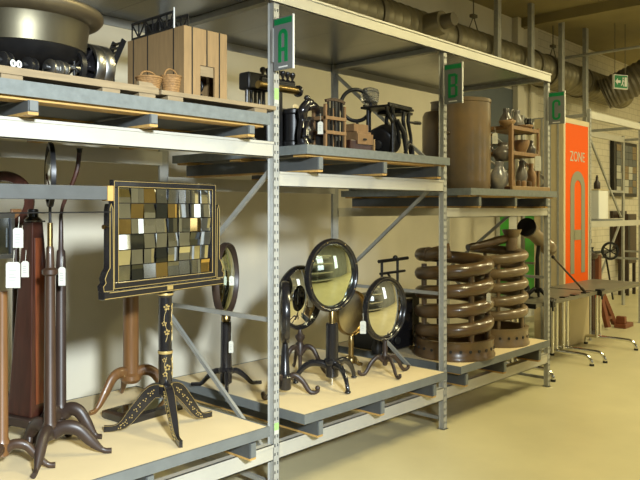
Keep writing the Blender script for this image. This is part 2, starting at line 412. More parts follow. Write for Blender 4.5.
# the frame of a sign standing out from its post: text runs towards the aisle (-Y), faces -X
SM = Matrix(((0, 0, -1, 0), (-1, 0, 0, 0), (0, 1, 0, 0), (0, 0, 0, 1)))
for ch, X in (('A', 0.0), ('B', 1.72), ('C', 3.44)):
    t = thing('aisle_sign', 'grey hanging sign with green letter %s on its rack post' % ch, 'sign', (X - .028, -.011, 2.40), 0, 'letter signs')
    W, H = .15, .29
    G().box(-.003, .003, -W, 0, 0, H).obj('sign_plate', 'signgrey', t, smooth=False)
    G().box(-.005, .005, -W - .007, -W, -.004, H + .004).obj('edge_strip', 'white', t, smooth=False)
    G().box(-.0045, .0, -W + .006, -.006, H - .038, H - .006).obj('header_band', 'green', t, smooth=False)
    me = letter(ch); me.v = [tuple(Matrix.Translation((-.004, -W / 2, .042)) @ SM @ Vector((x * .19, y * .175, z * .2))) for x, y, z in me.v]
    me.obj('letter_' + 'abc'['ABC'.index(ch)] if False else 'sign_letter', 'green', t, smooth=False)
    G().box(-.0045, 0, -W / 2 - .035, -W / 2 + .035, .012, .02).obj('print_line', 'white', t, smooth=False)
    G().box(-.01, .01, .0, .011, .05, H - .05).obj('bracket', 'galv', t, smooth=False)

# ------------------------------------------------------------------ paper tags
def paper_tag(pos, label, w=.035, h=.07, rz=-.8, drop=.05, cat='tag'):
    t = thing('paper_tag', label, cat, pos, rz, 'paper tags')
    g = G(); g.prism([(-w / 2, -h), (w / 2, -h), (w / 2, -.008), (w / 2 - .008, 0), (-w / 2 + .008, 0), (-w / 2, -.008)], -.0008, .0008, Matrix.Rotation(PI / 2, 4, 'X'))
    g.obj('tag_card', 'paper', t, smooth=False)
    g = G()
    for k in range(4): g.box(-w * .28, w * (.1 + .15 * random.random()), -.0014, -.0006, -h * .35 - k * h * .13, -h * .35 - k * h * .13 + .003)
    g.obj('printed_lines', 'ink', t, smooth=False)
    G().tube([(0, 0, -.01), (.002, .004, drop * .5), (0, .012, drop)], .0012, 5).obj('string', 'paper', t)
    return t

# ------------------------------------------------------------------ stands
def leg_path(style, R, h, r0=.02, a=.014):
    q = {'flare': [(r0, h * .92), (.28 * R, h * .98), (.52 * R, h * .66), (.74 * R, h * .22), (.90 * R, a * 1.35), (1.04 * R, a * 1.0)],
         'arch': [(r0, h * .80), (.25 * R, h * 1.0), (.5 * R, h * .92), (.72 * R, h * .52), (.88 * R, h * .14 + a), (1.0 * R, a * 1.1), (1.12 * R, a)],
         'hoof': [(r0, h * .82), (.3 * R, h * .98), (.6 * R, h * .95), (.84 * R, h * .66), (.97 * R, h * .3), (1.0 * R, a * .4)],
         'slope': [(r0, h * .93), (.25 * R, h * .90), (.5 * R, h * .56), (.74 * R, h * .2), (.93 * R, a * 1.15), (1.12 * R, a)],
         'scroll': [(r0, h * .75), (.3 * R, h * 1.0), (.58 * R, h * .7), (.8 * R, h * .2), (.95 * R, a), (1.08 * R, a * 1.8), (1.08 * R, a * 3.2)]}[style]
    return q
def add_leg(parent, ang, style, R, h, m, a0=.02, a1=.013, ratio=.7, sq=False, r0=.02, toe=False):
    ca, sa = math.cos(ang), math.sin(ang)
    p = smooth_path([(r * ca, r * sa, z) for r, z in leg_path(style, R, h, r0, a1)], 6)
    g = G(); rad = interp([a0, a0 * 1.05, a0 * .85, a1 * .95, a1], len(p))
    g.tube(p, rad, 4 if sq else 10, b=(-sa, ca, 0), ratio=ratio, sq=sq)
    if toe: g.ball(p[-1], a1 * 1.25)
    if style in ('hoof',): g.ball((p[-1].x, p[-1].y, a1 * .62), a1 * 1.1, (1.1, 1.1, .55))
    return g.obj('leg', m, parent, angle=50), p, rad

# --- the chequered mirror on its gilt-painted tripod
RZC = .185
ck = thing('chequered_mirror_stand', 'black and gilt tripod stand carrying a square panel of chequered mirror tiles', 'stand', (-.574, .244, .465), RZC)
PX = -.025
g = G(); w2, h0, h1, b = .372, .778, 1.305, .036
for x0, x1, z0, z1 in ((-w2, w2, h1 - b, h1), (-w2, w2, h0, h0 + b), (-w2, -w2 + b, h0 + b, h1 - b), (w2 - b, w2, h0 + b, h1 - b)): g.box(x0, x1, -.052, -.022, z0, z1)
fr = g.obj('panel_frame', 'black', ck, bevel=.004, smooth=False)
g = G()
for ins, yy in ((.006, -.0535), (b - .004, -.0535)):
    a, c0, c1 = w2 - ins, h0 + ins, h1 - ins; t = .0012
    g.box(-a, a, yy, yy + .003, c1 - t, c1 + t); g.box(-a, a, yy, yy + .003, c0 - t, c0 + t); g.box(-a - t, -a + t, yy, yy + .003, c0, c1); g.box(a - t, a + t, yy, yy + .003, c0, c1)
g.v = g.v; g.obj('gilt_line', 'gilt', fr, smooth=False)
G().box(-w2 + b, w2 - b, -.028, -.024, h0 + b, h1 - b).obj('backing_board', 'black', ck, smooth=False)
g = G(); nx, nz = 8, 6; cw = (2 * (w2 - b)) / nx; chh = (h1 - h0 - 2 * b) / nz
rr = random.Random(5)
for i in range(nx):
    for j in range(nz):
        cx = -w2 + b + cw * (i + .5); cz = h0 + b + chh * (j + .5)
        mt = Matrix.Translation((cx, -.038, cz)) @ Matrix.Rotation(rr.uniform(-.08, .08), 4, 'X') @ Matrix.Rotation(rr.uniform(-.09, .09), 4, 'Z')
        g.cm = rr.choice([0, 0, 0, 1, 0, 1, 2, 3, 3, 0])
        q = rr.random(); u = rr.uniform(-.5, .5); e = .0022
        if q < .35: g.box(-cw / 2 + e, cw / 2 - e, -.003, .003, -chh / 2 + e, chh / 2 - e, mt)
        else:                                           # bevelled, two-faced tile
            tl = rr.uniform(.06, .14) * rr.choice((-1, 1)); sp = cw * .5 * u
            if q < .7: 
                g.box(-cw / 2 + e, sp, -.003, .003, -chh / 2 + e, chh / 2 - e, mt); g.box(sp, cw / 2 - e, -.003, .003, -chh / 2 + e, chh / 2 - e, mt @ Matrix.Rotation(tl, 4, 'Z'))
            else:
                g.box(-cw / 2 + e, cw / 2 - e, -.003, .003, -chh / 2 + e, sp, mt); g.box(-cw / 2 + e, cw / 2 - e, -.003, .003, sp, chh / 2 - e, mt @ Matrix.Rotation(tl, 4, 'X'))
g.obj('mirror_tiles', ['mirror', 'smoke', 'amber', 'greytile'], ck, smooth=False)
g = G(); g.box(-.43, .43, -.058, -.012, .735, .776); rail = g.obj('scroll_rail', 'black', ck, bevel=.004, smooth=False)
g = G(); g.box(-.428, .428, -.0595, -.057, .739, .742); g.box(-.40, .40, -.0595, -.057, .767, .770); g.box(-.02, .02, -.061, -.057, .746, .766); g.obj('gilt_line', 'gilt', rail, smooth=False)
prof = [(-.374, .776), (-.43, .776), (-.434, .80), (-.418, .815), (-.424, .835), (-.41, .865), (-.395, .885), (-.395, 1.165), (-.388, 1.19), (-.378, 1.165), (-.374, .9)]
for s in (1, -1):
    pts = [(x * s, z) for x, z in prof]
    RX = Matrix.Rotation(PI / 2, 4, 'X')
    o = G().prism(pts, .012, .055, RX).obj('scroll_upright', 'black', ck, smooth=False)
    e = G(); e.tube([(x * s, -.0555, z) for x, z in prof], .0018, 6, closed=True); e.obj('gilt_line', 'gilt', o)
    G().tube([(s * .395, -.034, 1.08), (s * .418, -.034, 1.08)], [.006, .011], 10).obj('pivot_knob', 'brass', ck)
G().lathe([(.027, .185), (.036, .19), (.036, .225), (.03, .24), (.036, .25), (.036, .40), (.0385, .405), (.0385, .42), (.034, .425), (.034, .70), (.042, .71), (.042, .725), (.034, .735)], 24).obj('pole', 'black', ck)
g = G(); g.lathe([(.0388, .405), (.0392, .408), (.0392, .417), (.0388, .42)], 24); g.lathe([(.0362, .235), (.0366, .238), (.0366, .241), (.0362, .244)], 24); g.lathe([(.0422, .712), (.0427, .715), (.0427, .72), (.0422, .723)], 24)
rr = random.Random(3)
def flower(g, r, a, z, s):
    for k in range(5):
        da = s * .9 * math.cos(k * 1.26 + .4) / r; dz = s * .9 * math.sin(k * 1.26 + .4)
        g.ball((r * math.cos(a + da), r * math.sin(a + da), z + dz), s * .5, (1, 1, 1), 6, 4)
for a0 in (-2.3, -.9, 1.2):
    for z, s, off in ((.30, .010, -.1), (.335, .013, .25), (.375, .009, -.2)): flower(g, .0345, a0 + off, z, s)
    for z, s, off in ((.52, .012, .2), (.565, .010, -.25), (.65, .013, .15)): flower(g, .0325, a0 + off, z, s)
    g.tube([(.0345 * math.cos(a0 + .25 * math.sin(z * 40)), .0345 * math.sin(a0 + .25 * math.sin(z * 40)), z) for z in [.47 + .012 * k for k in range(17)]], .0014, 4)
    g.tube([(.0365 * math.cos(a0 + .2 * math.sin(z * 50)), .0365 * math.sin(a0 + .2 * math.sin(z * 50)), z) for z in [.27 + .012 * k for k in range(11)]], .0014, 4)
g.obj('gilt_flowers', 'gilt', ck)
for ang in (2, -111, 140):
    a = math.radians(ang) - RZC
    lg, p, rad = add_leg(ck, a, 'slope', .28, .225, 'black', .036, .017, .5, True, .02)
    ca, sa = math.cos(a), math.sin(a); B = Vector((-sa, ca, 0)); g = G()
    for sd in (1, -1):
        for up in (1, -1):
            ln = []
            for i in range(1, len(p)):
                T = (p[min(i + 1, len(p) - 1)] - p[i - 1]).normalized(); N = B.cross(T)
                ln.append(p[i] + N * up * rad[i] * .92 + B * sd * rad[i] * .56)
            g.tube(ln, .0010, 4)
        for i in range(5, len(p) - 8, 2):
            c = p[i] + B * sd * rad[i] * .57
            for k in range(3):
                g.ball((c.x + ca * .008 * math.cos(k * 1.57 + i), c.y + sa * .008 * math.cos(k * 1.57 + i), c.z + .009 * math.sin(k * 1.57 + i)), .0038, (1, 1, 1), 6, 4)
    g.obj('gilt_ornament', 'gilt', lg)

for ch in ck.children:
    if ch.name.split('.')[0] in ('panel_frame', 'backing_board', 'mirror_tiles', 'scroll_rail', 'scroll_upright', 'pivot_knob'): ch.location.x = PX

# --- oak stand with a dark round top behind the chequered panel
t = thing('tripod_pole_stand', 'golden oak tripod stand with plain round column behind the chequered mirror', 'stand', (-0.425, 0.812, 0.465))
G().lathe([(.045, .13), (.062, .15), (.062, .175), (.046, .19), (.046, .72), (.05, .73), (.03, .75)], 28).obj('column', 'oak', t)
for ang in (188, -34, 70): add_leg(t, math.radians(ang), 'arch', .26, .20, 'oak', .032, .015, .75)
hd = G(); hd.lathe([(.001, -.012), (.15, -.012), (.165, -.004), (.165, .008), (.15, .014), (.001, .016)], 40, mtx=Matrix.Translation((-.03, -.04, .86)) @ Matrix.Rotation(PI / 2, 4, 'X'))
hd.obj('round_head', 'mahog', t)
G().box(-.02, .02, -.03, .02, .74, .90).obj('head_block', 'walnut', t, bevel=.004)

# --- flat mirror lying on the low platform
t = thing('framed_mirror', 'black square framed oval mirror lying flat on the low platform behind the tripods', 'mirror', (-0.481, 0.597, 0.465), .1)
g = G(); n = 32; W, H = .20, .125
inner = [(.165 * math.cos(2 * PI * k / n), .095 * math.sin(2 * PI * k / n)) for k in range(n)]
out = []
for k in range(n):
    a = 2 * PI * k / n; c, s_ = math.cos(a), math.sin(a); f = min(W / max(abs(c), 1e-6), H / max(abs(s_), 1e-6)); out.append((c * f, s_ * f))
vs = []; fs = []
for (pts, z) in ((out, 0), (out, .035), (inner, .042), (inner, .0)): vs += [(x, y, z) for x, y in pts]
for r in range(4):
    for k in range(n): fs.append((r * n + k, r * n + (k + 1) % n, ((r + 1) % 4) * n + (k + 1) % n, ((r + 1) % 4) * n + k))
g._add(vs, fs); g.obj('frame', 'black', t)
g = G(); g.prism([(.165 * math.cos(2 * PI * k / n), .095 * math.sin(2 * PI * k / n)) for k in range(n)], .005, .041); g.obj('glass', 'greenmirror', t, smooth=False)

# --- tall mahogany tapered pedestal
t = thing('tapered_pedestal', 'tall tapering mahogany pedestal with reddish panel at the far left', 'stand', (-1.122, 0.6, 0.478)[:2] + (.465,), .25)
G().frustum((.086, .086), (.034, .034), .14, 1.10).obj('shaft', 'mahog', t, smooth=False, bevel=.006)
g = G(); g.frustum((.052, .003), (.02, .003), .2, 1.02, mtx=Matrix.Translation((0, -.0665, 0)) @ Matrix.Identity(4)); o = g.obj('front_panel', 'mahoglight', t, smooth=False)
me = o.data
for v in me.vertices:
    f = (v.co.z - .14) / .96; y = -(.086 + (.034 - .086) * f); v.co.y = y - (.004 if v.co.y < -.0665 else -.004)
G().box(-.115, .115, -.115, .115, .095, .14).obj('plinth', 'walnutleg', t, bevel=.008)
G().lathe([(.04, 1.10), (.045, 1.108), (.034, 1.12), (.026, 1.125), (.026, 1.16), (.022, 1.165)], 20).obj('cap', 'black', t)
G().box(-.02, .06, -.02, .02, 1.098, 1.106).obj('cap_plate', 'black', t, bevel=.002)
for a in (45, 135, 225, 315): add_leg(t, math.radians(a), 'hoof', .17, .11, 'walnutleg', .028, .018, .9)

def wood_tripod(base, label, m, lm, hub, top, r, angs, R, style='arch', a0=.024, name='tripod_pole_stand', extra=None):
    t = thing(name, label, 'stand', base)
    prof = [(r * .6, hub - .055), (r * 1.15, hub - .045), (r * 1.15, hub + .0), (r * 1.3, hub + .01), (r * 1.0, hub + .03)]
    prof += extra(r, top) if extra else [(r * .85, top)]
    G().lathe(prof, 24).obj('pole', m, t)
    for a in angs: add_leg(t, math.radians(a), style, R, hub, lm, a0, .014, .8, r0=r * .5)
    return t
b = (-1.18, 0.3, 0.637)[:2] + (.465,)
t = wood_tripod(b, 'brown mahogany tripod stand with turned ring and brass rod at the far left', 'walnut', 'walnutleg', .135, .92, .028, (-38, -130, 95), .25, 'arch', .033,
    extra=lambda r, T: [(r * .82, T - .07), (r * 1.3, T - .06), (r * 1.3, T - .04), (r * .7, T - .03), (r * .62, T + .06), (r * .5, T + .07)])
G().cyl((0, 0, .985), (0, 0, 1.10), .013).obj('brass_rod', 'brass', t)
G().cyl((0, 0, 1.09), (0, 0, 1.20), .007).obj('neck', 'black', t)
mtx = Matrix.Translation((0, 0, 1.325)) @ Matrix.Rotation(math.radians(52), 4, 'Z') @ Matrix.Rotation(PI / 2, 4, 'X')
mtx = Matrix.Translation((0, 0, 1.325)) @ Matrix.Rotation(math.radians(-20), 4, 'Z') @ Matrix.Rotation(PI / 2, 4, 'Y')
G().ring([(.135, -.012), (.15, -.010), (.152, .01), (.135, .012)], 48, mtx).obj('lens_ring', 'iron', t)
G().lathe([(.001, .02), (.07, .015), (.134, .0), (.07, -.015), (.001, -.02)], 40, mtx=mtx).obj('lens', 'mirror', t)
for z in (1.475,): G().tube([(0, 0, z), (0, 0, z + .014)], .009, 8).obj('pivot_knob', 'black', t)
b = (-1.014, 0.52, 0.557)[:2] + (.465,)
t = wood_tripod(b, 'dark tripod stand with an open curved ring head behind the brown stand', 'walnutleg', 'walnutleg', .15, .95, .026, (-52, -160, 82), .19, 'arch', .034,
    extra=lambda r, T: [(r * .95, T - .08), (r * .8, T), (r * .5, T + .01), (r * .4, T + .15), (r * .35, T + .19)])
mtx = Matrix.Translation((.02, 0, 1.33)) @ Matrix.Rotation(math.radians(5), 4, 'Z') @ Matrix.Rotation(PI / 2, 4, 'Y')
ax = Vector((.682, -.731, 0))
arc = smooth_path([Vector((0, 0, 1.13)), ax * .012 + Vector((0, 0, 1.19)), ax * .05 + Vector((0, 0, 1.275)), ax * .083 + Vector((0, 0, 1.37)), ax * .094 + Vector((0, 0, 1.46))], 6)
G().tube(arc, interp([.008, .010, .012, .012], len(arc)), 8).obj('curved_arm', 'mahog', t)
G().tube([ax * .094 + Vector((0, 0, 1.45)), ax * .094 + Vector((0, 0, 1.475))], [.012, .016], 8).obj('arm_knob', 'black', t)
b = (-1.417, 0.27, 0.562)[:2] + (.465,)
t = wood_tripod(b, 'light brown tripod stand cut by the left edge of the photo', 'oak', 'walnut', .12, .80, .027, (-35, -125, 90), .2, 'arch', .022)
t2 = thing('framed_mirror', 'small grey-black rectangular framed mirror at the far left edge above a tripod', 'mirror', (b[0] - .04, b[1] - .03, 1.41), .25)
g = G()
for x0, x1, z0, z1 in ((-.11, .09, .0, .022), (-.11, .09, .18, .202), (-.11, -.088, .022, .18), (.068, .09, .022, .18)): g.box(x0, x1, -.012, .012, z0, z1)
g.obj('frame', 'darksteel', t2, smooth=False, bevel=.003)
G().box(-.088, .068, -.004, .008, .022, .18).obj('glass', 'smoke', t2, smooth=False)
G().box(-.02, .01, -.01, .01, -.16, 0).obj('support_stem', 'walnut', t2, smooth=False)
b = (-1.094, 0.86, 0.505)[:2] + (.465,)
t = wood_tripod(b, 'slim stand with a wide brown ring head behind the mahogany pedestal', 'walnut', 'walnutleg', .15, 1.05, .02, (-25, 95, -145), .22, 'arch', .02)
G().box(-.028, .028, -.012, .012, 1.04, 1.165).obj('neck_block', 'oak', t, bevel=.004)
G().ring([(.11, -.012), (.155, -.012), (.16, 0), (.155, .012), (.11, .012), (.105, 0)], 44, Matrix.Translation((-.065, 0, 1.205)) @ Matrix.Rotation(-.75, 4, 'Z') @ Matrix.Rotation(PI / 2, 4, 'X')).obj('ring_head', 'mahog', t)

# ------------------------------------------------------------------ round mirrors and lenses on tripods
def lens_stand(loc, label, hz, R, face, angs, lr, hub, style, pole, fm='black', lm='black', pm='black', glass='mirror', fw=.03, bulge=.03, collar=None, toe=False, a0=.018, polemat=None, ratio=.8, tilt=0.0, group=None, a1=.013):
    t = thing('lens_stand', label, 'lens', loc, 0, group)
    H = Matrix.Translation((0, 0, hz)) @ Matrix.Rotation(face, 4, 'Z') @ Matrix.Rotation(tilt, 4, 'X') @ Matrix.Rotation(PI / 2, 4, 'X')
    f = fw
    prof = [(R - f, .004), (R - f * .85, .016), (R - f * .6, .012), (R - f * .5, .022), (R - f * .2, .024), (R, .008), (R, -.012), (R - f * .25, -.024), (R - f, -.016)]
    G().ring(prof, 56, H).obj('round_frame', fm, t, angle=60)
    n = 10; q = [(max(.0005, (R - f * .9) * k / n), .004 + bulge * (1 - (k / n) ** 2)) for k in range(n + 1)]
    G().lathe(q + [(R - f * .9, -.004), (.0005, -.006)], 56, mtx=H).obj('glass', glass, t, angle=60)
    G().lathe([(.0005, -.035), (R * .5, -.032), (R - f * .7, -.012), (R - f * .7, -.008), (.0005, -.008)], 48, mtx=H).obj('back_cover', fm, t, angle=60)
    G().lathe(pole, 24).obj('pole', pm, t)
    if collar: G().lathe(collar, 20).obj('collar', 'brass', t)
    for a in angs: add_leg(t, math.radians(a), style, lr, hub, lm, a0, a1, ratio, toe=toe, r0=.015)
    return t, H
L1 = (0.173, 0.652, 0.465)[:2]
lens_stand(L1 + (.465,), 'dark round mirror seen nearly edge-on, on black tripod left of the perforated post', .715, .235, math.radians(34), (-128, -12, 110), .25, .12, 'flare',
    [(.028, .04), (.038, .05), (.038, .11), (.05, .12), (.05, .135), (.037, .15), (.033, .44)], glass='greenmirror', fw=.03, collar=[(.022, .44), (.03, .445), (.03, .475), (.02, .49)], fm='walnutleg')
L2 = (0.355, 0.295, 0.468)[:2]
lens_stand(L2 + (.468,), 'dark round mirror seen edge-on, close behind the perforated post', .515, .195, math.radians(48), (-52, 70, 186), .19, .12, 'scroll',
    [(.035, .03), (.04, .04), (.04, .1), (.046, .11), (.03, .13), (.024, .27), (.016, .32)], fw=.03, glass='smoke', toe=True, fm='black', lm='walnutleg')
L3 = (0.826, 0.627, 0.468)[:2]
lens_stand(L3 + (.468,), 'round black framed mirror on turned brown tripod, behind the largest mirror', .535, .228, 0.05, (-62, 58, 178), .19, .19, 'arch',
    [(.012, .0), (.014, .12), (.024, .13), (.028, .20), (.018, .22), (.034, .25), (.034, .265), (.018, .28), (.012, .31)], fm='black', lm='walnutleg', pm='walnutleg', glass='mirror', fw=.034)
L4 = (0.726, 0.232, 0.468)[:2]
t, H = lens_stand(L4 + (.468,), 'largest round mirror with greenish glass and brass collar on black tripod', .725, .243, -.03, (-114, 4, 124), .245, .145, 'hoof',
    [(.030, .05), (.042, .06), (.042, .135), (.054, .15), (.054, .17), (.042, .18), (.040, .405), (.034, .41)], glass='greenmirror', fw=.042, a0=.024, a1=.017, collar=[(.024, .405), (.024, .41), (.022, .49), (.018, .50)])
G().cyl((0, 0, 0), (0, 0, .06), .009).obj('centre_rod', 'chrome', t)
for k in range(8):
    a = k * PI / 4 + .3; p = H @ Vector((.225 * math.cos(a), .225 * math.sin(a), .023)); G().ball(p, .005, seg=8, rings=5).obj('frame_screw', 'brass', t)
L5 = (1.295, 0.553, 0.468)[:2]
lens_stand(L5 + (.468,), 'small pale round mirror on a turned brass foot, half hidden between larger mirrors', .385, .17, 0.0, (-90, 30, 150), .10, .05, 'flare',
    [(.03, .01), (.036, .03), (.03, .05), (.018, .06), (.022, .09), (.018, .12), (.024, .15), (.02, .20), (.012, .22)], fm='brass', lm='brass', pm='brass', glass='palemirror', fw=.014, bulge=.02)
L6 = (1.212, 0.168, 0.468)[:2]
lens_stand(L6 + (.468,), 'round black framed mirror on low curly tripod beside the rightmost cream platform edge', .46, .226, -.02, (155, -112, -18), .185, .125, 'scroll',
    [(.012, .06), (.018, .07), (.022, .12), (.026, .13), (.016, .15), (.02, .18), (.012, .235)], fm='black', lm='walnutleg', pm='walnutleg', glass='mirror', fw=.036, a0=.016)
paper_tag((L1[0] - .02, L1[1] - .08, .465 + .74), 'white paper tag hung on the edge-on mirror left of the post', .03, .06)
paper_tag((0.138, 0.56, 0.797), 'white paper tag hanging on the black pole left of the perforated post', .028, .075)
paper_tag((L3[0] - .0, L3[1] - .10, .468 + .56), 'white paper tag hanging between the two tallest mirrors beside post', .035, .085)
paper_tag((0.911, 0.12, 0.881), 'white paper tag hanging at the left of the curly tripod mirror', .04, .085)
paper_tag((-1.367, 0.22, 1.546), 'white paper tag at the far left beside the framed mirror, highest of the cluster', .045, .088)
paper_tag((-1.442, 0.1, 1.405), 'large white paper tag at the far left, lowest of the cluster', .06, .11)
paper_tag((-1.272, 0.36, 1.387), 'pale grey paper tag against the mahogany pedestal', .035, .075)
paper_tag((-1.09, 0.36, 1.348), 'white paper tag hanging right of the turned brown pole', .034, .09)

# ------------------------------------------------------------------ upper left shelf
def pallet(x0, x1, y0, y1, z, hb, th, label, blocks, n, m='palewood'):
    t = thing('wooden_pallet', label, 'pallet', ((x0 + x1) / 2, y0, z)); c = (x0 + x1) / 2
    D = y1 - y0; w_ = D / n
    for k in range(n):
        G().box(x0 - c, x1 - c, k * w_, (k + 1) * w_ - .012, hb, hb + th).obj('deck_plank', m, t, smooth=False, bevel=.002)
    for bx in blocks:
        G().box(bx - c - .045, bx - c + .045, .005, D - .02, 0, hb).obj('runner', m, t, smooth=False, bevel=.002)
    return t
pallet(-1.6, -.80, -.03, .95, 2.14, .036, .032, 'pale wooden pallet under the copper vessel and metal parts', (-1.50, -1.05, -.86), 8)
pallet(-.785, -.03, -.03, .75, 2.14, .040, .022, 'thin wooden pallet under the wooden model house', (-.70, -.14), 7)
PZ = 2.208
t = thing('copper_vessel', 'huge tinned copper vessel with flared rim at the upper left', 'vessel', (-1.278, .36, PZ))
G().lathe([(.10, .06), (.19, .085), (.245, .12), (.272, .155), (.275, .16)], 56).obj('rounded_bottom', 'iron', t)
G().lathe([(.27, .155), (.276, .158), (.284, .22), (.292, .275), (.296, .285)], 64).obj('body', 'copper', t)
g = G(); g.ring([(.29, .28), (.315, .284), (.342, .298), (.356, .315), (.357, .332), (.350, .343), (.340, .338), (.33, .315), (.305, .303), (.285, .297)], 64); g.obj('flared_rim', 'copperinner', t)
G().lathe([(.11, .0), (.12, .01), (.10, .03), (.09, .065)], 32).obj('base_ring', 'iron', t)
for a in (215, 300, 30, 120):
    a = math.radians(a); G().tube([(.19 * math.cos(a), .19 * math.sin(a), .09), (.2 * math.cos(a), .2 * math.sin(a), .05), (.215 * math.cos(a), .215 * math.sin(a), .0)], [.024, .018, .03], 12).obj('foot', 'iron', t)
# small machine parts standing on the pallet edge
for (px, lab, kind) in (((-1.498, 0.02, 2.226), 'black iron pulley wheel below the copper vessel, leftmost', 0), ((-1.379, 0.05, 2.239), 'black iron pulley wheel below the copper vessel, middle', 0),
                        ((-1.29, 0.03, 2.241), 'bright steel roller standing under the copper vessel, left of the pair', 1), ((-1.249, 0.03, 2.242), 'bright steel roller under the vessel, right of the pair, nearest the drum', 1)):
    t = thing('machine_roller', lab, 'machine part', (px[0], px[1] + .03, PZ), .35, 'steel rollers')
    mt = Matrix.Rotation(PI / 2, 4, 'Y')
    m_ = 'iron' if kind == 0 else 'steel'; R = .036 if kind == 0 else .037
    G().lathe([(.012, -.024), (R * .7, -.024), (R, -.018), (R, -.012), (R * .75, -.009), (R * .75, .009), (R, .012), (R, .018), (R * .7, .024), (.012, .024)], 24, (0, 0, 0), Matrix.Translation((0, 0, R)) @ mt).obj('wheel', m_, t)
    G().cyl((-.04, 0, R), (.04, 0, R), .010).obj('axle', 'darksteel', t)
for (px, lab) in (((-1.49, -0.01, 2.215), 'tiny white ring on the pallet under the vessel, left one'), ((-1.465, -0.01, 2.216), 'tiny white ring on the pallet under the vessel, right one')):
    tag(G().torus((0, 0, .017), .012, .0045, (.5, -.8, 0), 20, 8).obj('small_ring', 'white', loc=(px[0], px[1], PZ)), lab, 'ring', 'small white rings')
t = thing('belt_drum', 'silver banded drum wheel with black face beside the copper vessel', 'wheel', (-.955, .30, PZ), .05)
mt = Matrix.Translation((0, 0, .115)) @ Matrix.Rotation(PI / 2, 4, 'Y')
G().ring([(.098, -.05), (.113, -.05), (.115, -.046), (.115, -.004), (.112, 0), (.115, .004), (.115, .046), (.113, .05), (.098, .05)], 48, mt).obj('rim', 'steel', t)
G().lathe([(.02, -.04), (.099, -.03), (.099, .03), (.02, .04)], 40, mtx=mt).obj('web', 'black', t)
G().lathe([(.01, -.08), (.03, -.075), (.034, -.04), (.034, .04), (.01, .06)], 24, mtx=mt).obj('hub', 'black', t)
for k in range(5):
    a = k * 2 * PI / 5; G().cyl(mt @ Vector((.03 * math.cos(a), .03 * math.sin(a), -.06)), mt @ Vector((.098 * math.cos(a), .098 * math.sin(a), -.042)), .009, seg=8).obj('spoke', 'black', t)
G().box(-.06, .08, -.05, .05, 0, .012).obj('cradle', 'iron', t, bevel=.003)
# spoked black wheel leaning between vessel and drum
t = thing('spoked_wheel', 'black spoked iron wheel between the copper vessel and the drum', 'wheel', (-1.112, 0.2, 2.28)[:2] + (PZ,), .15)
mt = Matrix.Translation((0, 0, .082)) @ Matrix.Rotation(PI / 2, 4, 'Y')
G().ring([(.066, -.012), (.082, -.012), (.082, .012), (.066, .012)], 36, mt).obj('rim', 'iron', t)
for k in range(6):
    a = k * PI / 3; G().cyl(mt @ Vector((0, 0, 0)), mt @ Vector((.07 * math.cos(a), .07 * math.sin(a), 0)), .006, seg=8).obj('spoke', 'iron', t)
G().cyl(mt @ Vector((0, 0, -.05)), mt @ Vector((0, 0, .03)), .013).obj('axle', 'steel', t)
# wooden model house
HX0, HX1, HY0, HY1, HZ = -.56, -.275, .1, .63, .376
t = thing('model_house', 'tall pale wooden model building with dark doorway and black straps', 'model', (HX0, HY0, 2.202))
W, D = HX1 - HX0, HY1 - HY0
g = G(); dx0, dx1, dz = .105, .20, .185
for x0, x1, z0, z1 in ((0, dx0, 0, HZ), (dx1, W, 0, HZ), (dx0, dx1, dz, HZ)): g.box(x0, x1, 0, .012, z0, z1)
g.box(0, .012, .012, D, 0, HZ); g.box(W - .012, W, .012, D, 0, HZ); g.box(.012, W - .012, D - .012, D, 0, HZ); g.box(.012, W - .012, .012, D - .012, HZ - .012, HZ); g.box(.012, W - .012, .012, D - .012, 0, .008)
g.obj('walls', 'plywood', t, smooth=False)
g = G()
for x in (.052, .148, .232): g.box(x - .0035, x + .0035, -.002, .0, dz + .0 if x == .148 else 0, HZ)
g.obj('front_straps', 'iron', t, smooth=False)
g = G()
for y in (.09, .33, .47): g.box(-.002, 0, y - .0035, y + .0035, 0, HZ)
g.obj('side_straps', 'iron', t, smooth=False)
g = G(); g.box(-.004, 0.0, .27, .36, 0.0, .13); g.obj('side_door', 'iron', t, smooth=False)
G().box(dx0 + .004, dx1 - .006, .004, .010, dz - .055, dz - .002).obj('door_lintel', 'palewood', t, smooth=False)
g = G(); g.box(dx0 + .02, dx1 - .02, .08, .2, .008, .05); g.cyl((dx0 + .05, .1, .05), (dx0 + .05, .1, .13), .018); g.torus((dx0 + .05, .085, .09), .028, .008, (0, 1, 0)); g.obj('machine_inside', 'iron', t)
G().box(W - .05, W + .015, -.03, .0, 0, .012).obj('door_sill', 'iron', t, smooth=False)
# black lattice bridge lying on the house roof
t = thing('lattice_bridge', 'black lattice truss bridge model lying on the model house roof', 'model', (HX0 + .004, HY0 + .09, 2.202 + HZ), .0)
g = G(); L, Hh, Wd = .40, .088, .09
for x in (0, Wd):
    for z in (.004, Hh): g.bar((x, 0, z), (x, L, z), .011)
    for k in range(6):
        y0, y1 = L * k / 6, L * (k + 1) / 6
        g.bar((x, y0, .004), (x, y0, Hh), .006); g.bar((x, y0, .004 if k % 2 else Hh), (x, y1, Hh if k % 2 else .004), .006)
    g.bar((x, L, .004), (x, L, Hh), .006)
g.obj('trusses', 'iron', t, smooth=False)
G().box(0, Wd, .0, L, .006, .012).obj('deck_plate', 'iron', t, smooth=False)
G().bar((-.004, -.004, .0), (-.004, -.004, Hh + .02), .006).obj('end_post', 'white', t, smooth=False)
g = G(); g.box(.02, Wd, .16, .30, .012, .07); g.obj('gear_box', 'iron', t, smooth=False, bevel=.004)
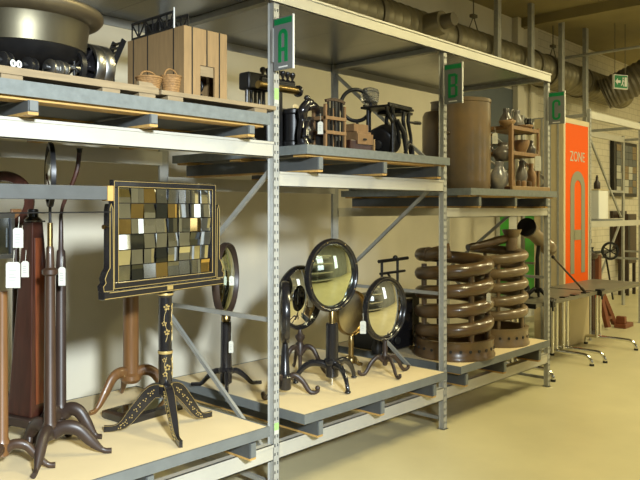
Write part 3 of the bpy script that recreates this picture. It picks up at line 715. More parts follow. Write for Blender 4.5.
# black model staircase left of the house
t = thing('model_staircase', 'black openwork model staircase behind the left of the model house', 'model', (-.60, .70, PZ - .006))
g = G()
for y in (0, .10): g.bar((-.03, y, .20), (.06, y, .40), .008, .03)
for k in range(7): g.box(-.03 + .013 * k - .012, -.03 + .013 * k + .012, 0, .10, .205 + .029 * k, .211 + .029 * k)
g.obj('flight', 'iron', t, smooth=False)
g = G(); g.box(-.03, .03, 0, .11, .0, .07); g.obj('base_block', 'iron', t, smooth=False, bevel=.004)
for x in (-.025, .02): G().bar((x, .05, .07), (x, .05, .23), .012).obj('support', 'iron', t, smooth=False)
# baskets
def basket(loc, r, h, label, flat=False):
    t = thing('wicker_basket', label, 'basket', loc, .3, 'wicker baskets')
    prof = []; n = 7
    for k in range(n):
        z = h * k / n; rr_ = r * (.78 + .22 * k / n); prof += [(rr_, z), (rr_ + .003, z + h / n * .5)]
    prof += [(r, h), (r - .005, h), (r * .78 - .005, .006), (.001, .006)]
    G().lathe([(.001, 0)] + prof, 28).obj('bowl', 'wicker', t)
    G().torus((0, 0, h), r, .005, seg=28, n=8).obj('rim', 'wicker', t)
    G().tube([(r * math.cos(a), 0, h + (r * (.75 if not flat else .5)) * math.sin(a)) for a in [PI * k / 12 for k in range(13)]], .0045, 8).obj('handle', 'wicker', t)
basket((-0.689, 0.03, 2.209)[:2] + (2.202,), .050, .082, 'small round wicker basket in front of the model house')
basket((-0.809, 0.04, 2.215)[:2] + (PZ,), .062, .055, 'shallow wicker tray with handle at the left corner of the model house', True)
tag(G().box(-.05, .045, -.012, .012, 0, .024).obj('timber_offcut', 'palewood', loc=(-0.847, -0.0, 2.201)[:2] + (PZ,), smooth=False, bevel=.002), 'pale timber offcut on the pallet end below the wicker tray', 'wood')

# ------------------------------------------------------------------ upper middle shelf
Z2 = 1.995
b = (0.353, 0.24, 2.184)
t = thing('roller_machine', 'black cast iron machine with brass roller and row of knobs behind the sign A post', 'machine', (b[0] + .02, b[1], Z2))
G().lathe([(.06, 0), (.068, .01), (.068, .05), (.058, .06), (.058, .22), (.066, .23), (.066, .25), (.04, .26)], 28).obj('drum_body', 'iron', t)
G().box(-.16, .04, .07, .36, 0, .27).obj('base_casting', 'iron', t, bevel=.01)
G().box(-.14, -.07, .02, .06, 0, .36).obj('standard', 'iron', t, bevel=.006)
G().cyl((-.26, .04, .385), (.075, .04, .385), .024).obj('brass_roller', 'brass', t)
G().lathe([(.01, -.012), (.036, -.01), (.038, 0), (.034, .012), (.01, .016)], 28, mtx=Matrix.Translation((.085, .04, .385)) @ Matrix.Rotation(PI / 2, 4, 'Y')).obj('flange', 'black', t)
G().box(-.24, .045, .025, .055, .40, .43).obj('knob_rail', 'iron', t, bevel=.003)
for k in range(7): G().lathe([(.014, 0), (.018, .006), (.007, .016), (.010, .03), (.018, .04), (.019, .055), (.011, .064), (.002, .066)], 14, (-.22 + .042 * k, .04, .43)).obj('knob', 'black', t)
for k in range(5): G().cyl((-.12 + .036 * k, .30, .25), (-.12 + .036 * k, .30, .43), .013, seg=12).obj('rear_cylinder', 'darksteel', t)
G().box(-.15, .05, .25, .35, .40, .51).obj('rear_head', 'iron', t, bevel=.012)
tag(G().lathe([(.001, -.004), (.055, -.004), (.058, 0), (.055, .004), (.001, .004)], 32, mtx=Matrix.Translation(((0.527, 0.36, 2.302)[0], .36, Z2 + .265)) @ Matrix.Rotation(.3, 4, 'Z') @ Matrix.Rotation(PI / 2 - .25, 4, 'X')).obj('cream_disc', 'creamdisc'), 'cream coloured disc behind the two black machines next to the A post', 'disc')
G_ = G().cyl(((0.527, 0.36, 2.302)[0], .372, Z2), ((0.527, 0.36, 2.302)[0], .372, Z2 + .25), .006)
o = G_.obj('disc_stem', 'iron', bpy.data.objects['cream_disc'])
b = (0.369, 0.1, 2.143)
t = thing('crank_machine', 'small black crank machine with curved arm and ribbed wheel next to the slatted rack', 'machine', (b[0] - .005, b[1], Z2), .1); t.scale = (1.3, 1.1, 1.08)
G().box(-.07, .075, -.05, .11, 0, .022).obj('base', 'iron', t, bevel=.006)
g = G(); p = smooth_path([(-.035, 0, .02), (-.04, .01, .09), (-.02, .02, .16), (-.03, .01, .215), (.0, 0, .262), (.03, 0, .27)], 6); g.tube(p, interp([.034, .024, .022, .028, .024, .014], len(p)), 12); g.obj('frame_arm', 'black', t)
g = G(); p = smooth_path([(-.01, 0, .235), (.04, .01, .25), (.085, .02, .24), (.10, .02, .215)], 6); g.tube(p, interp([.022, .028, .022, .012], len(p)), 10); g.obj('head_arm', 'black', t)
mt = Matrix.Translation((.045, .03, .115)) @ Matrix.Rotation(.5, 4, 'Z') @ Matrix.Rotation(PI / 2, 4, 'X')
prof = []
g = G(); g.ring([(.06, -.014), (.074, -.014), (.077, 0), (.074, .014), (.06, .014)], 40, mt); g.obj('ribbed_wheel', 'darksteel', t)
g = G(); g.lathe([(.005, -.02), (.06, -.008), (.06, .008), (.005, .02)], 32, mtx=mt); g.obj('wheel_web', 'black', t)
G().cyl((.045, .03, .115), (.0, .03, .115), .016).obj('wheel_shaft', 'steel', t)
G().ball((-.02, -.01, .285), .017).obj('top_knob', 'black', t)
G().tube([(-.045, -.03, .14), (-.075, -.055, .11), (-.085, -.06, .06)], [.016, .013, .018], 10).obj('crank_handle', 'black', t)
for z in (.06, .1): G().cyl((-.055, -.04, z), (-.055, -.06, z), .009).obj('chrome_nut', 'chrome', t)
paper_tag((b[0] - .005, b[1] - .10, Z2 + .16), 'white paper tag on the small black crank machine', .032, .075)
# slatted rack
b0, b1 = (0.465, 0.08, 2.007), (0.659, 0.06, 2.006)
t = thing('slatted_rack', 'two-tier light wooden rack with dark upright slats and an arched top', 'rack', ((b0[0] + b1[0]) / 2, .07, Z2))
w2 = (b1[0] - b0[0]) / 2; Hh = .285
for x in (-w2, w2 - .016): G().box(x, x + .016, -.02, .0, 0, Hh).obj('stile', 'rackwood', t, smooth=False, bevel=.002)
for x in (-w2, w2 - .016): G().box(x, x + .016, .08, .10, 0, Hh).obj('stile', 'rackwood', t, smooth=False, bevel=.002)
for z in (0, .10, .19): G().box(-w2, w2, -.024, .10, z, z + .022).obj('shelf_rail', 'rackwood', t, smooth=False, bevel=.002)
for k in range(5):
    x = -w2 + .016 + (2 * w2 - .032) * (k + .5) / 5
    hh = Hh + .028 - abs(k - 2) * .004
    G().box(x - .006, x + .006, -.018, -.008, .022, .10).obj('slat', 'iron', t, smooth=False)
    G().box(x - .006, x + .006, -.018, -.008, .122, hh).obj('slat', 'iron', t, smooth=False)
G().box(-w2 + .016, w2 - .016, .085, .092, .02, Hh).obj('back_board', 'iron', t, smooth=False)
g = G(); g.tube(smooth_path([(-w2 + .01, -.012, Hh + .02), (-w2 * .4, -.012, Hh + .032), (w2 * .4, -.012, Hh + .032), (w2 - .01, -.012, Hh + .02)], 6), .009, 4, b=(0, 1, 0), sq=True); g.obj('arched_rail', 'walnut', t)
# drawer box
b0, b1 = (0.705, 0.1, 2.004), (0.939, 0.04, 2.008)
t = thing('wooden_chest', 'low wooden box with a drawer, between the slatted rack and the black press', 'box', (b0[0] + .12, .17, Z2), -.05)
G().box(-.085, .13, -.09, .11, 0, .085).obj('carcass', 'mahog', t, bevel=.003, smooth=False)
G().box(-.02, .13, -.10, -.09, .06, .13).obj('drawer_front', 'rackwood', t, smooth=False, bevel=.002)
G().box(-.02, .12, -.09, .06, .085, .145).obj('upper_box', 'rackwood', t, smooth=False, bevel=.002)
G().box(.03, .06, -.108, -.1, .088, .10).obj('drawer_pull', 'iron', t, bevel=.002)
G().box(-.03, .11, -.075, .03, .145, .195).obj('lid', 'rackwood', t, smooth=False, bevel=.003)
G().box(.135, .15, -.10, .1, .0, .10).obj('side_panel', 'plywood', t, smooth=False, bevel=.002)
# wire hoop and glass lamp cage
hp = (1.124, 0.36, 2.379)
t = thing('iron_hoop', 'thin black iron hoop standing behind the wooden drawer box', 'hoop', (hp[0], hp[1], Z2), -.55)
G().torus((0, 0, .375), .112, .014, (0, 1, 0), 44, 10).obj('hoop_ring', 'iron', t)
G().tube(smooth_path([(.0, 0, .265), (.04, .0, .15), (.03, 0, 0)], 6), .010, 8).obj('hoop_leg', 'iron', t)
G().lathe([(.05, 0), (.05, .01), (.015, .015)], 20, (.03, 0, 0)).obj('hoop_base', 'iron', t)
jar = (1.208, 0.3, 2.432)
t = thing('ribbed_jar', 'grey glass jar lying in a wire holder above the black press table', 'jar', (jar[0], jar[1], Z2), .2)
gm = bpy.data.materials.new('grey_glass'); gm.use_nodes = True; bb = gm.node_tree.nodes['Principled BSDF']
bb.inputs['Base Color'].default_value = (.75, .75, .72, 1); bb.inputs['Transmission Weight'].default_value = .92; bb.inputs['Roughness'].default_value = .18; M['glass'] = gm
G().lathe([(.03, -.055), (.058, -.05), (.064, -.035)] + [(.062 + .003 * (k % 2), -.03 + .0075 * k) for k in range(9)] + [(.055, .045), (.03, .055)], 32, mtx=Matrix.Translation((0, 0, .445)) @ Matrix.Rotation(.15, 4, 'Y')).obj('jar_body', 'glass', t)
G().tube(smooth_path([(.045, -.0, .495), (.09, 0, .50), (.105, 0, .475), (.105, 0, .39)], 5), .005, 6).obj('wire_holder', 'iron', t)
G().tube([(.105, 0, .39), (.02, .0, .37), (.0, 0, .38), (0, 0, .0)], .008, 8).obj('stem', 'iron', t)
# black printing press
b = (1.259, 0.16, 2.048)
t = thing('printing_press', 'black cast iron hand press with flat table, drum wheel and curved legs', 'press', (b[0], b[1], Z2), .12)
TZ = .335
g = G(); g.box(-.17, .17, -.10, .14, TZ, TZ + .016); g.obj('table_plate', 'iron', t, bevel=.004, smooth=False)
g = G(); g.box(.02, .2, -.075, .12, TZ - .022, TZ - .002); g.obj('sliding_bed', 'iron', t, bevel=.004, smooth=False)
g = G(); g.box(-.16, .16, -.09, -.075, TZ + .016, TZ + .03); g.box(-.16, .16, .11, .125, TZ + .016, TZ + .03); g.obj('table_rails', 'iron', t, smooth=False)
mt = Matrix.Translation((-.02, .04, .115)) @ Matrix.Rotation(PI / 2 - .35, 4, 'Y')
G().lathe([(.02, -.075), (.10, -.07), (.112, -.06), (.112, .05), (.10, .06), (.02, .065)], 40, mtx=mt).obj('drum', 'iron', t)
G().lathe([(.006, -.10), (.03, -.095), (.03, -.07), (.006, -.068)], 20, mtx=mt).obj('drum_hub', 'darksteel', t)
for (x0, y0, bow) in ((-.13, -.08, .05), (-.07, -.085, .03)):
    G().tube(smooth_path([(x0 - .06, y0, TZ), (x0 - .02, y0, TZ - .06), (x0 + bow, y0, TZ - .13), (x0 + .07, y0 + .01, .10)], 6), .012, 10).obj('side_arm', 'iron', t)
for (x0, y0) in ((.06, -.09), (.15, -.08), (.15, .10)):
    p = smooth_path([(x0 - .02, y0, TZ - .02), (x0 - .03, y0, TZ - .08), (x0 + .01, y0, .14), (x0 + .0, y0, .06), (x0 + .025, y0, .012)], 6)
    G().tube(p, interp([.016, .014, .012, .013, .014], len(p)), 10).obj('leg', 'iron', t)
for (x0, y0) in ((-.10, -.08), (-.1, .12)): G().cyl((x0, y0, 0.0), (x0, y0, TZ), .013).obj('leg', 'iron', t)
G().tube(smooth_path([(.04, -.10, .03), (.07, -.11, .09), (.12, -.11, .075), (.135, -.11, .02)], 6), .013, 10).obj('treadle_loop', 'iron', t)
G().tube([(.12, -.09, .255), (.17, -.095, .255), (.19, -.095, .256), (.255, -.10, .26), (.27, -.10, .261)], [.008, .009, .013, .013, .008], 10).obj('crank_handle', 'iron', t)
G().tube([(-.07, -.10, .25), (.0, -.11, .17), (.03, -.11, .05)], [.014, .018, .014], 10).obj('connecting_rod', 'iron', t)
G().lathe([(.03, .0), (.034, .004), (.034, .02), (.01, .024)], 20, (.0, -.09, .0)).obj('bright_foot', 'steel', t)

# ------------------------------------------------------------------ upper right shelf
Z3 = 1.787
def crock(loc, r, h, label, shoulder):
    t = thing('stoneware_crock', label, 'crock', loc, 0, 'large stoneware crocks')
    if not shoulder: prof = [(r * .95, 0), (r * .98, .01), (r, .08), (r * 1.01, h * .5), (r, h - .035), (r * 1.03, h - .03), (r * 1.03, h - .005), (r * .99, h), (r * .9, h), (r * .88, h - .03), (.002, h - .04)]
    else: prof = [(r * .95, 0), (r, .06), (r * 1.01, h * .7), (r * .99, h * .84), (r * .9, h * .885), (r * .62, h * .90), (r * .6, h * .985), (r * .64, h), (r * .55, h), (r * .52, h - .05), (.002, h - .06)]
    G().lathe(prof, 56).obj('body', 'crock', t, angle=50)
    if not shoulder:
        G().lathe([(r * .5, h - .035), (r * .52, h + .006), (r * .4, h + .02), (.05, h + .026), (.002, h + .026)], 36).obj('lid', 'stonegrey', t)
    for a in ((-2.5, -.2) if shoulder else (-.45, 2.7)):
        c, s_ = math.cos(a), math.sin(a); B = Vector((-s_, c, 0))
        p = [Vector((c * (r + dx), s_ * (r + dx), h * .62)) + B * dy for dx, dy in ((-.005, -.05), (.03, -.045), (.036, 0), (.03, .045), (-.005, .05))]
        G().tube(smooth_path(p, 5), .013, 10).obj('lug_handle', 'stone', t)
crock((2.403, 0.24, 1.872)[:2] + (Z3,), .20, .75, 'large brown stoneware crock standing at the front of the upper right shelf', False)
crock((2.84, 0.74, 1.899)[:2] + (Z3,), .20, .83, 'tall shouldered stoneware crock partly hidden behind the perforated post and front crock', True)
# jug rack
f0, f1, f2 = (2.687, -0.02, 1.831), (3.181, -0.02, 1.843), (3.36, -0.02, 1.848)
t = thing('jug_rack', 'brown wooden rack on a thick base holding grey stoneware jugs', 'rack', (f0[0], -.02, Z3))
wx = f1[0] - f0[0]; RW = f2[0] - f0[0]; dp = .24
G().box(-.03, RW, -.03, dp + .02, 0, .038).obj('base_board', 'plywood', t, smooth=False, bevel=.004)
G().box(-.04, -.03, -.01, dp + .02, 0, .03).obj('base_edge', 'mahog', t, smooth=False)
H0 = .60
for (x, y, w_, h_) in ((0, 0, .017, H0), (wx, 0, .011, H0 - .04), (0, dp, .02, H0), (wx, dp, .013, H0)): G().box(x - w_, x + w_, y - w_, y + w_, .038, h_).obj('post', 'rackwood', t, smooth=False, bevel=.004)
for z in (.315, .53):
    for y in (0, dp): G().box(0, wx, y - .01, y + .01, z - .016, z + .016).obj('shelf_rail', 'rackwood', t, smooth=False, bevel=.002)
    for x in (0, wx): G().box(x - .01, x + .01, 0, dp, z - .016, z + .016).obj('side_rail', 'rackwood', t, smooth=False, bevel=.002)
    G().box(.01, wx - .01, .01, dp - .01, z - .010, z - .002).obj('shelf_board', 'rackwood', t, smooth=False)
def jug(loc, r, h, label, m='jug', spout=False, rz=0, wide=False):
    t = thing('stoneware_jug', label, 'jug', loc, rz, 'jugs on the wooden rack')
    prof = [(r * .6, 0), (r * .72, .006), (r, h * .38), (r * .94, h * .55), (r * .5, h * .78), (r * .42, h * .86), (r * .5, h * .98), (r * .46, h), (r * .36, h * .96), (.002, h * .9)] if not wide else \
           [(r * .3, 0), (r * .36, .008), (r * .7, h * .35), (r * .96, h * .72), (r * 1.02, h * .95), (r, h), (r * .92, h), (r * .6, h * .4), (.002, h * .2)]
    G().lathe(prof, 32).obj('body', m, t, angle=50)
    if not wide:
        p = smooth_path([(r * .42, 0, h * .9), (r * .95, 0, h * 1.0), (r * 1.2, 0, h * .8), (r * .95, 0, h * .5)], 5); G().tube(p, r * .12, 8).obj('handle', m, t)
    if spout: G().tube([(-r * .75, 0, h * .5), (-r * 1.05, 0, h * .68), (-r * 1.2, 0, h * .85)], [r * .2, r * .14, r * .1], 10).obj('spout', m, t)
BX0, BY0 = f0[0], -.02
jug((2.666, 0.08, 1.841)[:2] + (Z3,), .082, .245, 'big grey and blue stoneware jug left of the rack post, on the shelf', 'bluejug', True, 2.4)
jug((3.106, 0.1, 1.853)[:2] + (Z3 + .038,), .052, .235, 'stoneware jug on the bottom tier of the rack, left', 'jug', False, .4)
jug((3.289, 0.1, 1.858)[:2] + (Z3 + .038,), .048, .22, 'stoneware jug on the bottom tier of the rack, right', 'jugtan', True, 2.6)
jug((3.116, 0.11, 2.095)[:2] + (Z3 + .315,), .075, .14, 'wide tan bowl on the middle tier of the rack', 'jugtan', wide=True)
jug((3.268, 0.09, 2.102)[:2] + (Z3 + .315,), .045, .15, 'small dark jug on the middle tier of the rack beside the tan bowl', 'jugdark', False, 2.2)
jug((2.716, 0.07, 2.072)[:2] + (Z3 + .247,), .088, .16, 'round dark grey jug resting on the big blue grey jug, left of the rack post', 'jugdark', False, 1.6)
jug((2.693, 0.02, 2.211)[:2] + (Z3 + .53,), .07, .055, 'shallow tan bowl on the top tier of the rack, left', 'jugtan', wide=True)
jug((3.094, 0.06, 2.242)[:2] + (Z3 + .53,), .07, .055, 'shallow tan bowl on the top tier of the rack, right', 'jugtan', wide=True)
jug((2.954, 0.17, 2.24)[:2] + (Z3 + .53,), .060, .20, 'grey handled jug on the top tier of the rack, left behind the bowl', 'jugdark', True, .5)
jug((3.157, 0.17, 2.254)[:2] + (Z3 + .53,), .060, .205, 'grey jug with arched handle on the top tier of the rack, middle', 'jug', False, 2.8)
jug((3.369, 0.16, 2.269)[:2] + (Z3 + .53,), .045, .15, 'small black pointed jug on the top tier of the rack, right', 'iron', True, 2.9)
for k in range(4):
    tag(G().lathe([(.018, 0), (.024, .02), (.02, .045), (.012, .05), (.002, .05)], 16).obj('small_pot', 'stone' if k % 2 else 'jugtan', loc=(BX0 + .07 + .10 * k, BY0 + .022, Z3 + .038)),
        ['tiny pot on the front of the rack base, leftmost of four', 'tiny pot on the front of the rack base, second from left', 'tiny pot on the front of the rack base, third from left', 'tiny pot on the front of the rack base, rightmost of four'][k], 'pot', 'tiny pots')
paper_tag((2.563, 0.06, 2.263), 'white paper tag hanging between the front crock and the jug rack', .045, .09)
paper_tag((3.12, -0.05, 2.096), 'cream paper tag hanging on the right post of the jug rack', .055, .13)

# things at the back of the upper right shelf, seen under the middle beam
p0, p1 = (1.741, 1.0, 1.789), (2.066, 0.95, 1.795)
t = thing('storage_crate', 'grey plastic crate with white label at the back corner, seen below the press shelf beam', 'crate', (1.90, .80, 1.787))
G().box(0, .34, 0, .30, 0, .10).obj('crate_body', 'greypaint', t, smooth=False, bevel=.006); G().box(-.008, .348, -.008, .308, .10, .115).obj('crate_rim', 'zincplate', t, smooth=False, bevel=.003)
G().box(-.003, 0, .10, .17, .03, .075).obj('crate_label', 'paper', t, smooth=False)
for y in (.03, .27): G().box(-.006, 0, y - .012, y + .012, .0, .1).obj('crate_rib', 'greydark', t, smooth=False)
t = thing('lying_jar', 'reddish brown jar lying beside the grey crate, seen below the press shelf beam', 'jar', (1.97, .50, 1.787 + .055), -.3)
G().lathe([(.03, -.09), (.05, -.08), (.055, 0), (.048, .06), (.03, .08), (.036, .10), (.02, .10)], 24, mtx=Matrix.Rotation(PI / 2, 4, 'Y')).obj('jar_body', 'stone', t)

# ------------------------------------------------------------------ stoneware cooling coils
ZC = .472
def coil(loc, R, turns, z0, pitch, tr, base_h, label, posts, m, holes, zf=0.0, ph=0.0):
    t = thing('cooling_coil', label, 'coil', loc, 0, 'stoneware cooling coils')
    g = G(); Ro = R + tr
    g.ring([(Ro - .012, 0), (Ro + .006, 0), (Ro + .008, .02), (Ro, .03), (Ro - .004, base_h - .02), (Ro + .004, base_h), (Ro - .03, base_h), (Ro - .03, .01)], 56)
    b = g.obj('base_drum', m, t, angle=50)
    for k in range(holes):
        a = 2 * PI * k / holes; c, s_ = math.cos(a), math.sin(a)
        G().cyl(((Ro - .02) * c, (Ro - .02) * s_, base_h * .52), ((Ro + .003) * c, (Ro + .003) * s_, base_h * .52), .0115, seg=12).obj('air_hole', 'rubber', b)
    n = 40; pts = []
    for i in range(int(turns * n) + 1):
        a = 2 * PI * i / n + ph; f = i / n
        pts.append((R * math.cos(a), R * math.sin(a), z0 + pitch * f))
    G().tube(pts, tr, 14).obj('coil_tube', m, t)
    top = z0 + pitch * turns
    for a in posts:
        a = math.radians(a); G().tube([((R) * math.cos(a), (R) * math.sin(a), base_h - .02), (R * math.cos(a), R * math.sin(a), top - pitch * .55)], tr * .42, 10).obj('strut', m, t)
    return t, top
c1 = (2.125, .18, ZC)
t, top = coil(c1, .262, 4.2, .18, .15, .053, .145, 'brown glazed stoneware cooling coil, front left of two, beside the perforated post', (-118, -55, 60, 150), 'stone', 26, ph=1.64)
a = 2 * PI * .2 + 1.64
g = G(); p = smooth_path([(.262 * math.cos(a - .2), .262 * math.sin(a - .2), top - .02), (.262 * math.cos(a + .2), .262 * math.sin(a + .2), top + .005), (.26 * math.cos(a + .5), .26 * math.sin(a + .5), top + .02), (.25 * math.cos(a + .7), .25 * math.sin(a + .7), top + .03)], 6)
g.tube(p, interp([.047, .05, .056, .06], len(p)), 14); g.obj('flared_end', 'stone', t)
c2 = (2.81, .17, ZC)
t, top = coil(c2, .217, 5.4, .195, .118, .041, .15, 'tan glazed stoneware cooling coil with funnel, behind to the right of the other coil', (-150, -85, -35, 60, 150), 'stonegrey', 22, ph=.2)
p = smooth_path([(-.33, .10, top - .0), (-.15, .05, top + .02), (.05, .02, top + .05), (.19, -.0, top + .065)], 8)
G().tube(p, interp([.028, .036, .04, .034], len(p)), 14).obj('sloping_arm', 'stone', t)
G().lathe([(.05, top - .04), (.052, top + .06), (.05, top + .075), (.062, top + .085), (.082, top + .13), (.086, top + .145), (.078, top + .145), (.05, top + .09), (.002, top + .085)], 32, (.19, -.03, 0)).obj('funnel_cup', 'stonegrey', t)
paper_tag((2.14, -0.12, 0.981), 'white paper tag hanging between the two stoneware coils', .035, .11, rz=-.6)

# black machine behind the coils
b = (2.096, 0.62, 0.431)
t = thing('floor_machine', 'black cast iron machine with upright rods in shadow left of the stoneware coils', 'machine', (1.93, .74, ZC))
G().box(-.16, .45, -.05, .25, 0, .44).obj('body', 'iron', t, bevel=.012)
G().box(-.14, .16, -.19, -.05, .02, .42).obj('front_plate', 'black', t, bevel=.008)
for x in (-.15, .06): G().cyl((x, -.1, .36), (x, -.1, .74), .011).obj('upright_rod', 'iron', t)
G().cyl((-.19, -.1, .735), (.2, -.1, .745), .014).obj('cross_rod', 'iron', t)
G().cyl((-.17, -.1, .635), (.16, -.1, .64), .011).obj('cross_rod', 'iron', t)
G().bar((-.08, -.11, .63), (.10, -.11, .40), .014).obj('stay', 'iron', t)
G().ball((.03, -.1, .755), .022).obj('ball_knob', 'iron', t)
for z in (.1, .2): G().cyl((-.08, -.2, z), (-.08, -.215, z), .03).obj('bolt_boss', 'darksteel', t)
G().lathe([(.04, 0), (.05, .05), (.03, .1), (.02, .16)], 16, (-.21, -.1, 0)).obj('side_valve', 'iron', t)

# ------------------------------------------------------------------ folding tables beyond the rack
def folding_table(x0, x1, y0, y1, zt, label, legs):
    t = thing('folding_table', label, 'table', ((x0 + x1) / 2, y0, 0), 0, 'folding tables'); c = (x0 + x1) / 2; a, b = x0 - c, x1 - c; D = y1 - y0
    G().box(a, b, 0, D, zt - .025, zt).obj('table_top', 'tabletop', t, bevel=.004, smooth=False)
    G().box(a, b, -.004, 0, zt - .03, zt + .004).obj('edge_strip', 'tabletop', t, smooth=False)
    G().box(a - .008, a, -.004, D, zt - .04, zt + .004).obj('end_rail', 'iron', t, smooth=False)
    for x in (legs[0] - c, legs[1] - c):
        for dx in (-.05, .05):
            p = smooth_path([(x + dx, D * .72, zt - .03), (x + dx, D * .72, .14)], 2)
            G().cyl((x + dx, D * .72, zt - .03), (x + dx, D * .72, .10), .017, seg=14).obj('leg_tube', 'chrome', t)
        p = [Vector((x, D - .02, .0)), Vector((x, D - .02, .07))] + [Vector((x, D - .06, .10)), Vector((x, D * .5, .105)), Vector((x, .12, .105)), Vector((x, .06, .095)), Vector((x, .02, .055)), Vector((x, .012, .012))]
        G().tube(smooth_path(p, 5), .020, 14).obj('foot_tube', 'chrome', t)
        for y in (.012, D - .02): G().cyl((x, y, 0), (x, y, .022), .024, seg=12).obj('foot_cap', 'rubber', t)
    return t
folding_table(3.27, 4.66, .045, .62, .765, 'grey folding table with chrome legs, at the end of the rack', (3.65, 4.56))
folding_table(4.68, 5.98, .0, .62, .765, 'grey folding table with chrome legs, in front of the orange ZONE panel', (4.80, 5.72))
for (pp, lab) in (((3.557, -0.005, 0.729), 'black clamp on the front edge of the tables, left, near the perforated post'), ((4.727, -0.005, 0.717), 'black clamp on the front edge of the tables, right')):
    t = thing('edge_clamp', lab, 'clamp', (pp[0], .036, .769), 0, 'table clamps')
    G().box(-.06, .06, -.03, .03, -.0, .02).obj('jaw', 'iron', t, bevel=.004); G().box(-.03, .03, -.035, -.005, -.055, .0).obj('screw_block', 'iron', t, bevel=.004); G().cyl((0, -.02, -.09), (0, -.02, -.055), .01).obj('screw', 'iron', t)
for k, (pp, lab) in enumerate((((3.943, 0.02, 0.756), 'dark flat hinge plate on table edge, leftmost'), ((4.178, 0.02, 0.754), 'dark flat hinge plate on table edge, second from left'), ((4.45, 0.02, 0.75), 'dark flat hinge plate on table edge, third from left'))):
    tag(G().box(-.05, .05, -.0, .06, 0, .012).obj('hinge_plate', 'iron', loc=(pp[0], .047, .765), bevel=.003), lab, 'plate', 'plates on the tables')
# telescope
t = thing('telescope', 'dull brass telescope tube with dark open end on a black stand at the rack end', 'telescope', (3.66, .22, .765))
q0, q1 = Vector((-.36, -.07, .70)), Vector((.36, .04, .46))
d = (q1 - q0).normalized()
G().tube([q0, q0 + d * .10, q0 + d * .11, q1 - d * .16, q1 - d * .15, q1 - d * .04, q1], [.082, .082, .062, .07, .078, .08, .05], 28).obj('tube', 'stonegrey', t)
G().tube([q0 - d * .004, q0 + d * .02], .088, 28).obj('dark_hood', 'iron', t)
G().tube([(0, -.02, .56), (.0, 0, .40), (0, 0, .06)], [.02, .018, .026], 12).obj('pillar', 'iron', t)
for a in (20, 140, 260): add_leg(t, math.radians(a), 'slope', .16, .10, 'iron', .02, .014, .8)
t = thing('saddle_stand', 'black curved iron saddle stand on the left end of the folding table', 'stand', (3.55, .36, .765))
g = G(); g.prism([(-.17, 0), (.15, 0), (.15, .10), (.12, .13), (.10, .08), (.03, .075), (-.06, .06), (-.13, .05), (-.17, .03)], -.05, .05, Matrix.Rotation(PI / 2, 4, 'X')); g.obj('saddle', 'iron', t, bevel=.006)
G().ball((.13, 0, .14), .022).obj('knob', 'iron', t)
G().box(-.18, .17, -.07, .07, -.0, .012).obj('foot_plate', 'iron', t, bevel=.003)
# handle rod leaning against the telescope stand
r0, r1 = (4.492, 0.1, 0.76), (3.786, 0.12, 1.167)
t = thing('long_handled_rod', 'thin dark rod slanting from the telescope down to the folding table', 'rod', (r0[0], r0[1], .772))
v = Vector((r1[0] - r0[0], r1[1] - r0[1], r1[2] - .772))
G().tube([(0, 0, .0), tuple(v * .12), tuple(v * .14), tuple(v)], [.016, .016, .010, .010], 10).obj('shaft', 'walnut', t)
G().ball(v, .018).obj('end_knob', 'iron', t)

# ------------------------------------------------------------------ zone pylons
t = thing('zone_pylon', 'tall beige pylon with orange front panel reading ZONE over a large letter A', 'sign', (5.2, .65, 0))
W, D, H = .735, .36, 2.70
G().box(0, W, .01, D, 0, H).obj('pylon_body', 'pylon', t, smooth=False, bevel=.004)
g = G()
for x0, x1 in ((0, .05), (W - .03, W)): g.box(x0, x1, -.004, .01, .02, H)
g.box(.05, W - .03, -.004, .01, H - .06, H); g.box(.05, W - .03, -.004, .01, .02, .55); g.obj('frame_trim', 'pylon', t, smooth=False)
for k in range(3): G().box(-.006, .0, .05 + .1 * k, .075 + .1 * k, 0, H).obj('side_rib', 'galv', t, smooth=False)
pn = G().box(.05, W - .03, .0, .010, .55, H - .06).obj('orange_panel', 'orange', t, smooth=False)
text_mesh('zone_lettering', 'ZONE', .17, 'zonetext', t, Matrix.Translation((.39, -.002, 2.20)) @ Matrix.Rotation(PI / 2, 4, 'X'), .92)
pts = [(-.155, 0), (-.155, 1.02)] + [(-.155 * math.cos(a_), 1.02 + .15 * math.sin(a_)) for a_ in [PI * k / 10 for k in range(1, 10)]] + [(.155, 1.02), (.155, 0)]
g = G(); g.tube([(.40 + x, -.002, .86 + z) for x, z in pts], .055, 4, b=(0, 1, 0), sq=True, ratio=.04); g.box(.40 - .11, .40 + .11, -.0042, .0, 1.26, 1.38); g.obj('big_letter', 'lettergrey', t, smooth=False)
g1, g2 = (6.398, 2.12, 0.332), (7.449, 2.12, 0.234)
t = thing('green_panel', 'bright green and white zone panel seen behind the funnel at the back wall', 'sign', (g1[0], 2.12, 0))
W = g2[0] - g1[0]
G().box(0, W, 0, .06, 0, 1.95).obj('panel_body', 'white', t, smooth=False)
G().box(0, W * .24, -.004, 0, .3, 1.95).obj('green_band', 'brightgreen', t, smooth=False)
G().box(W * .62, W, -.004, 0, .3, 1.95).obj('green_band', 'brightgreen', t, smooth=False)
G().box(W * .24, W * .62, -.004, 0, 1.62, 1.95).obj('green_band', 'brightgreen', t, smooth=False)

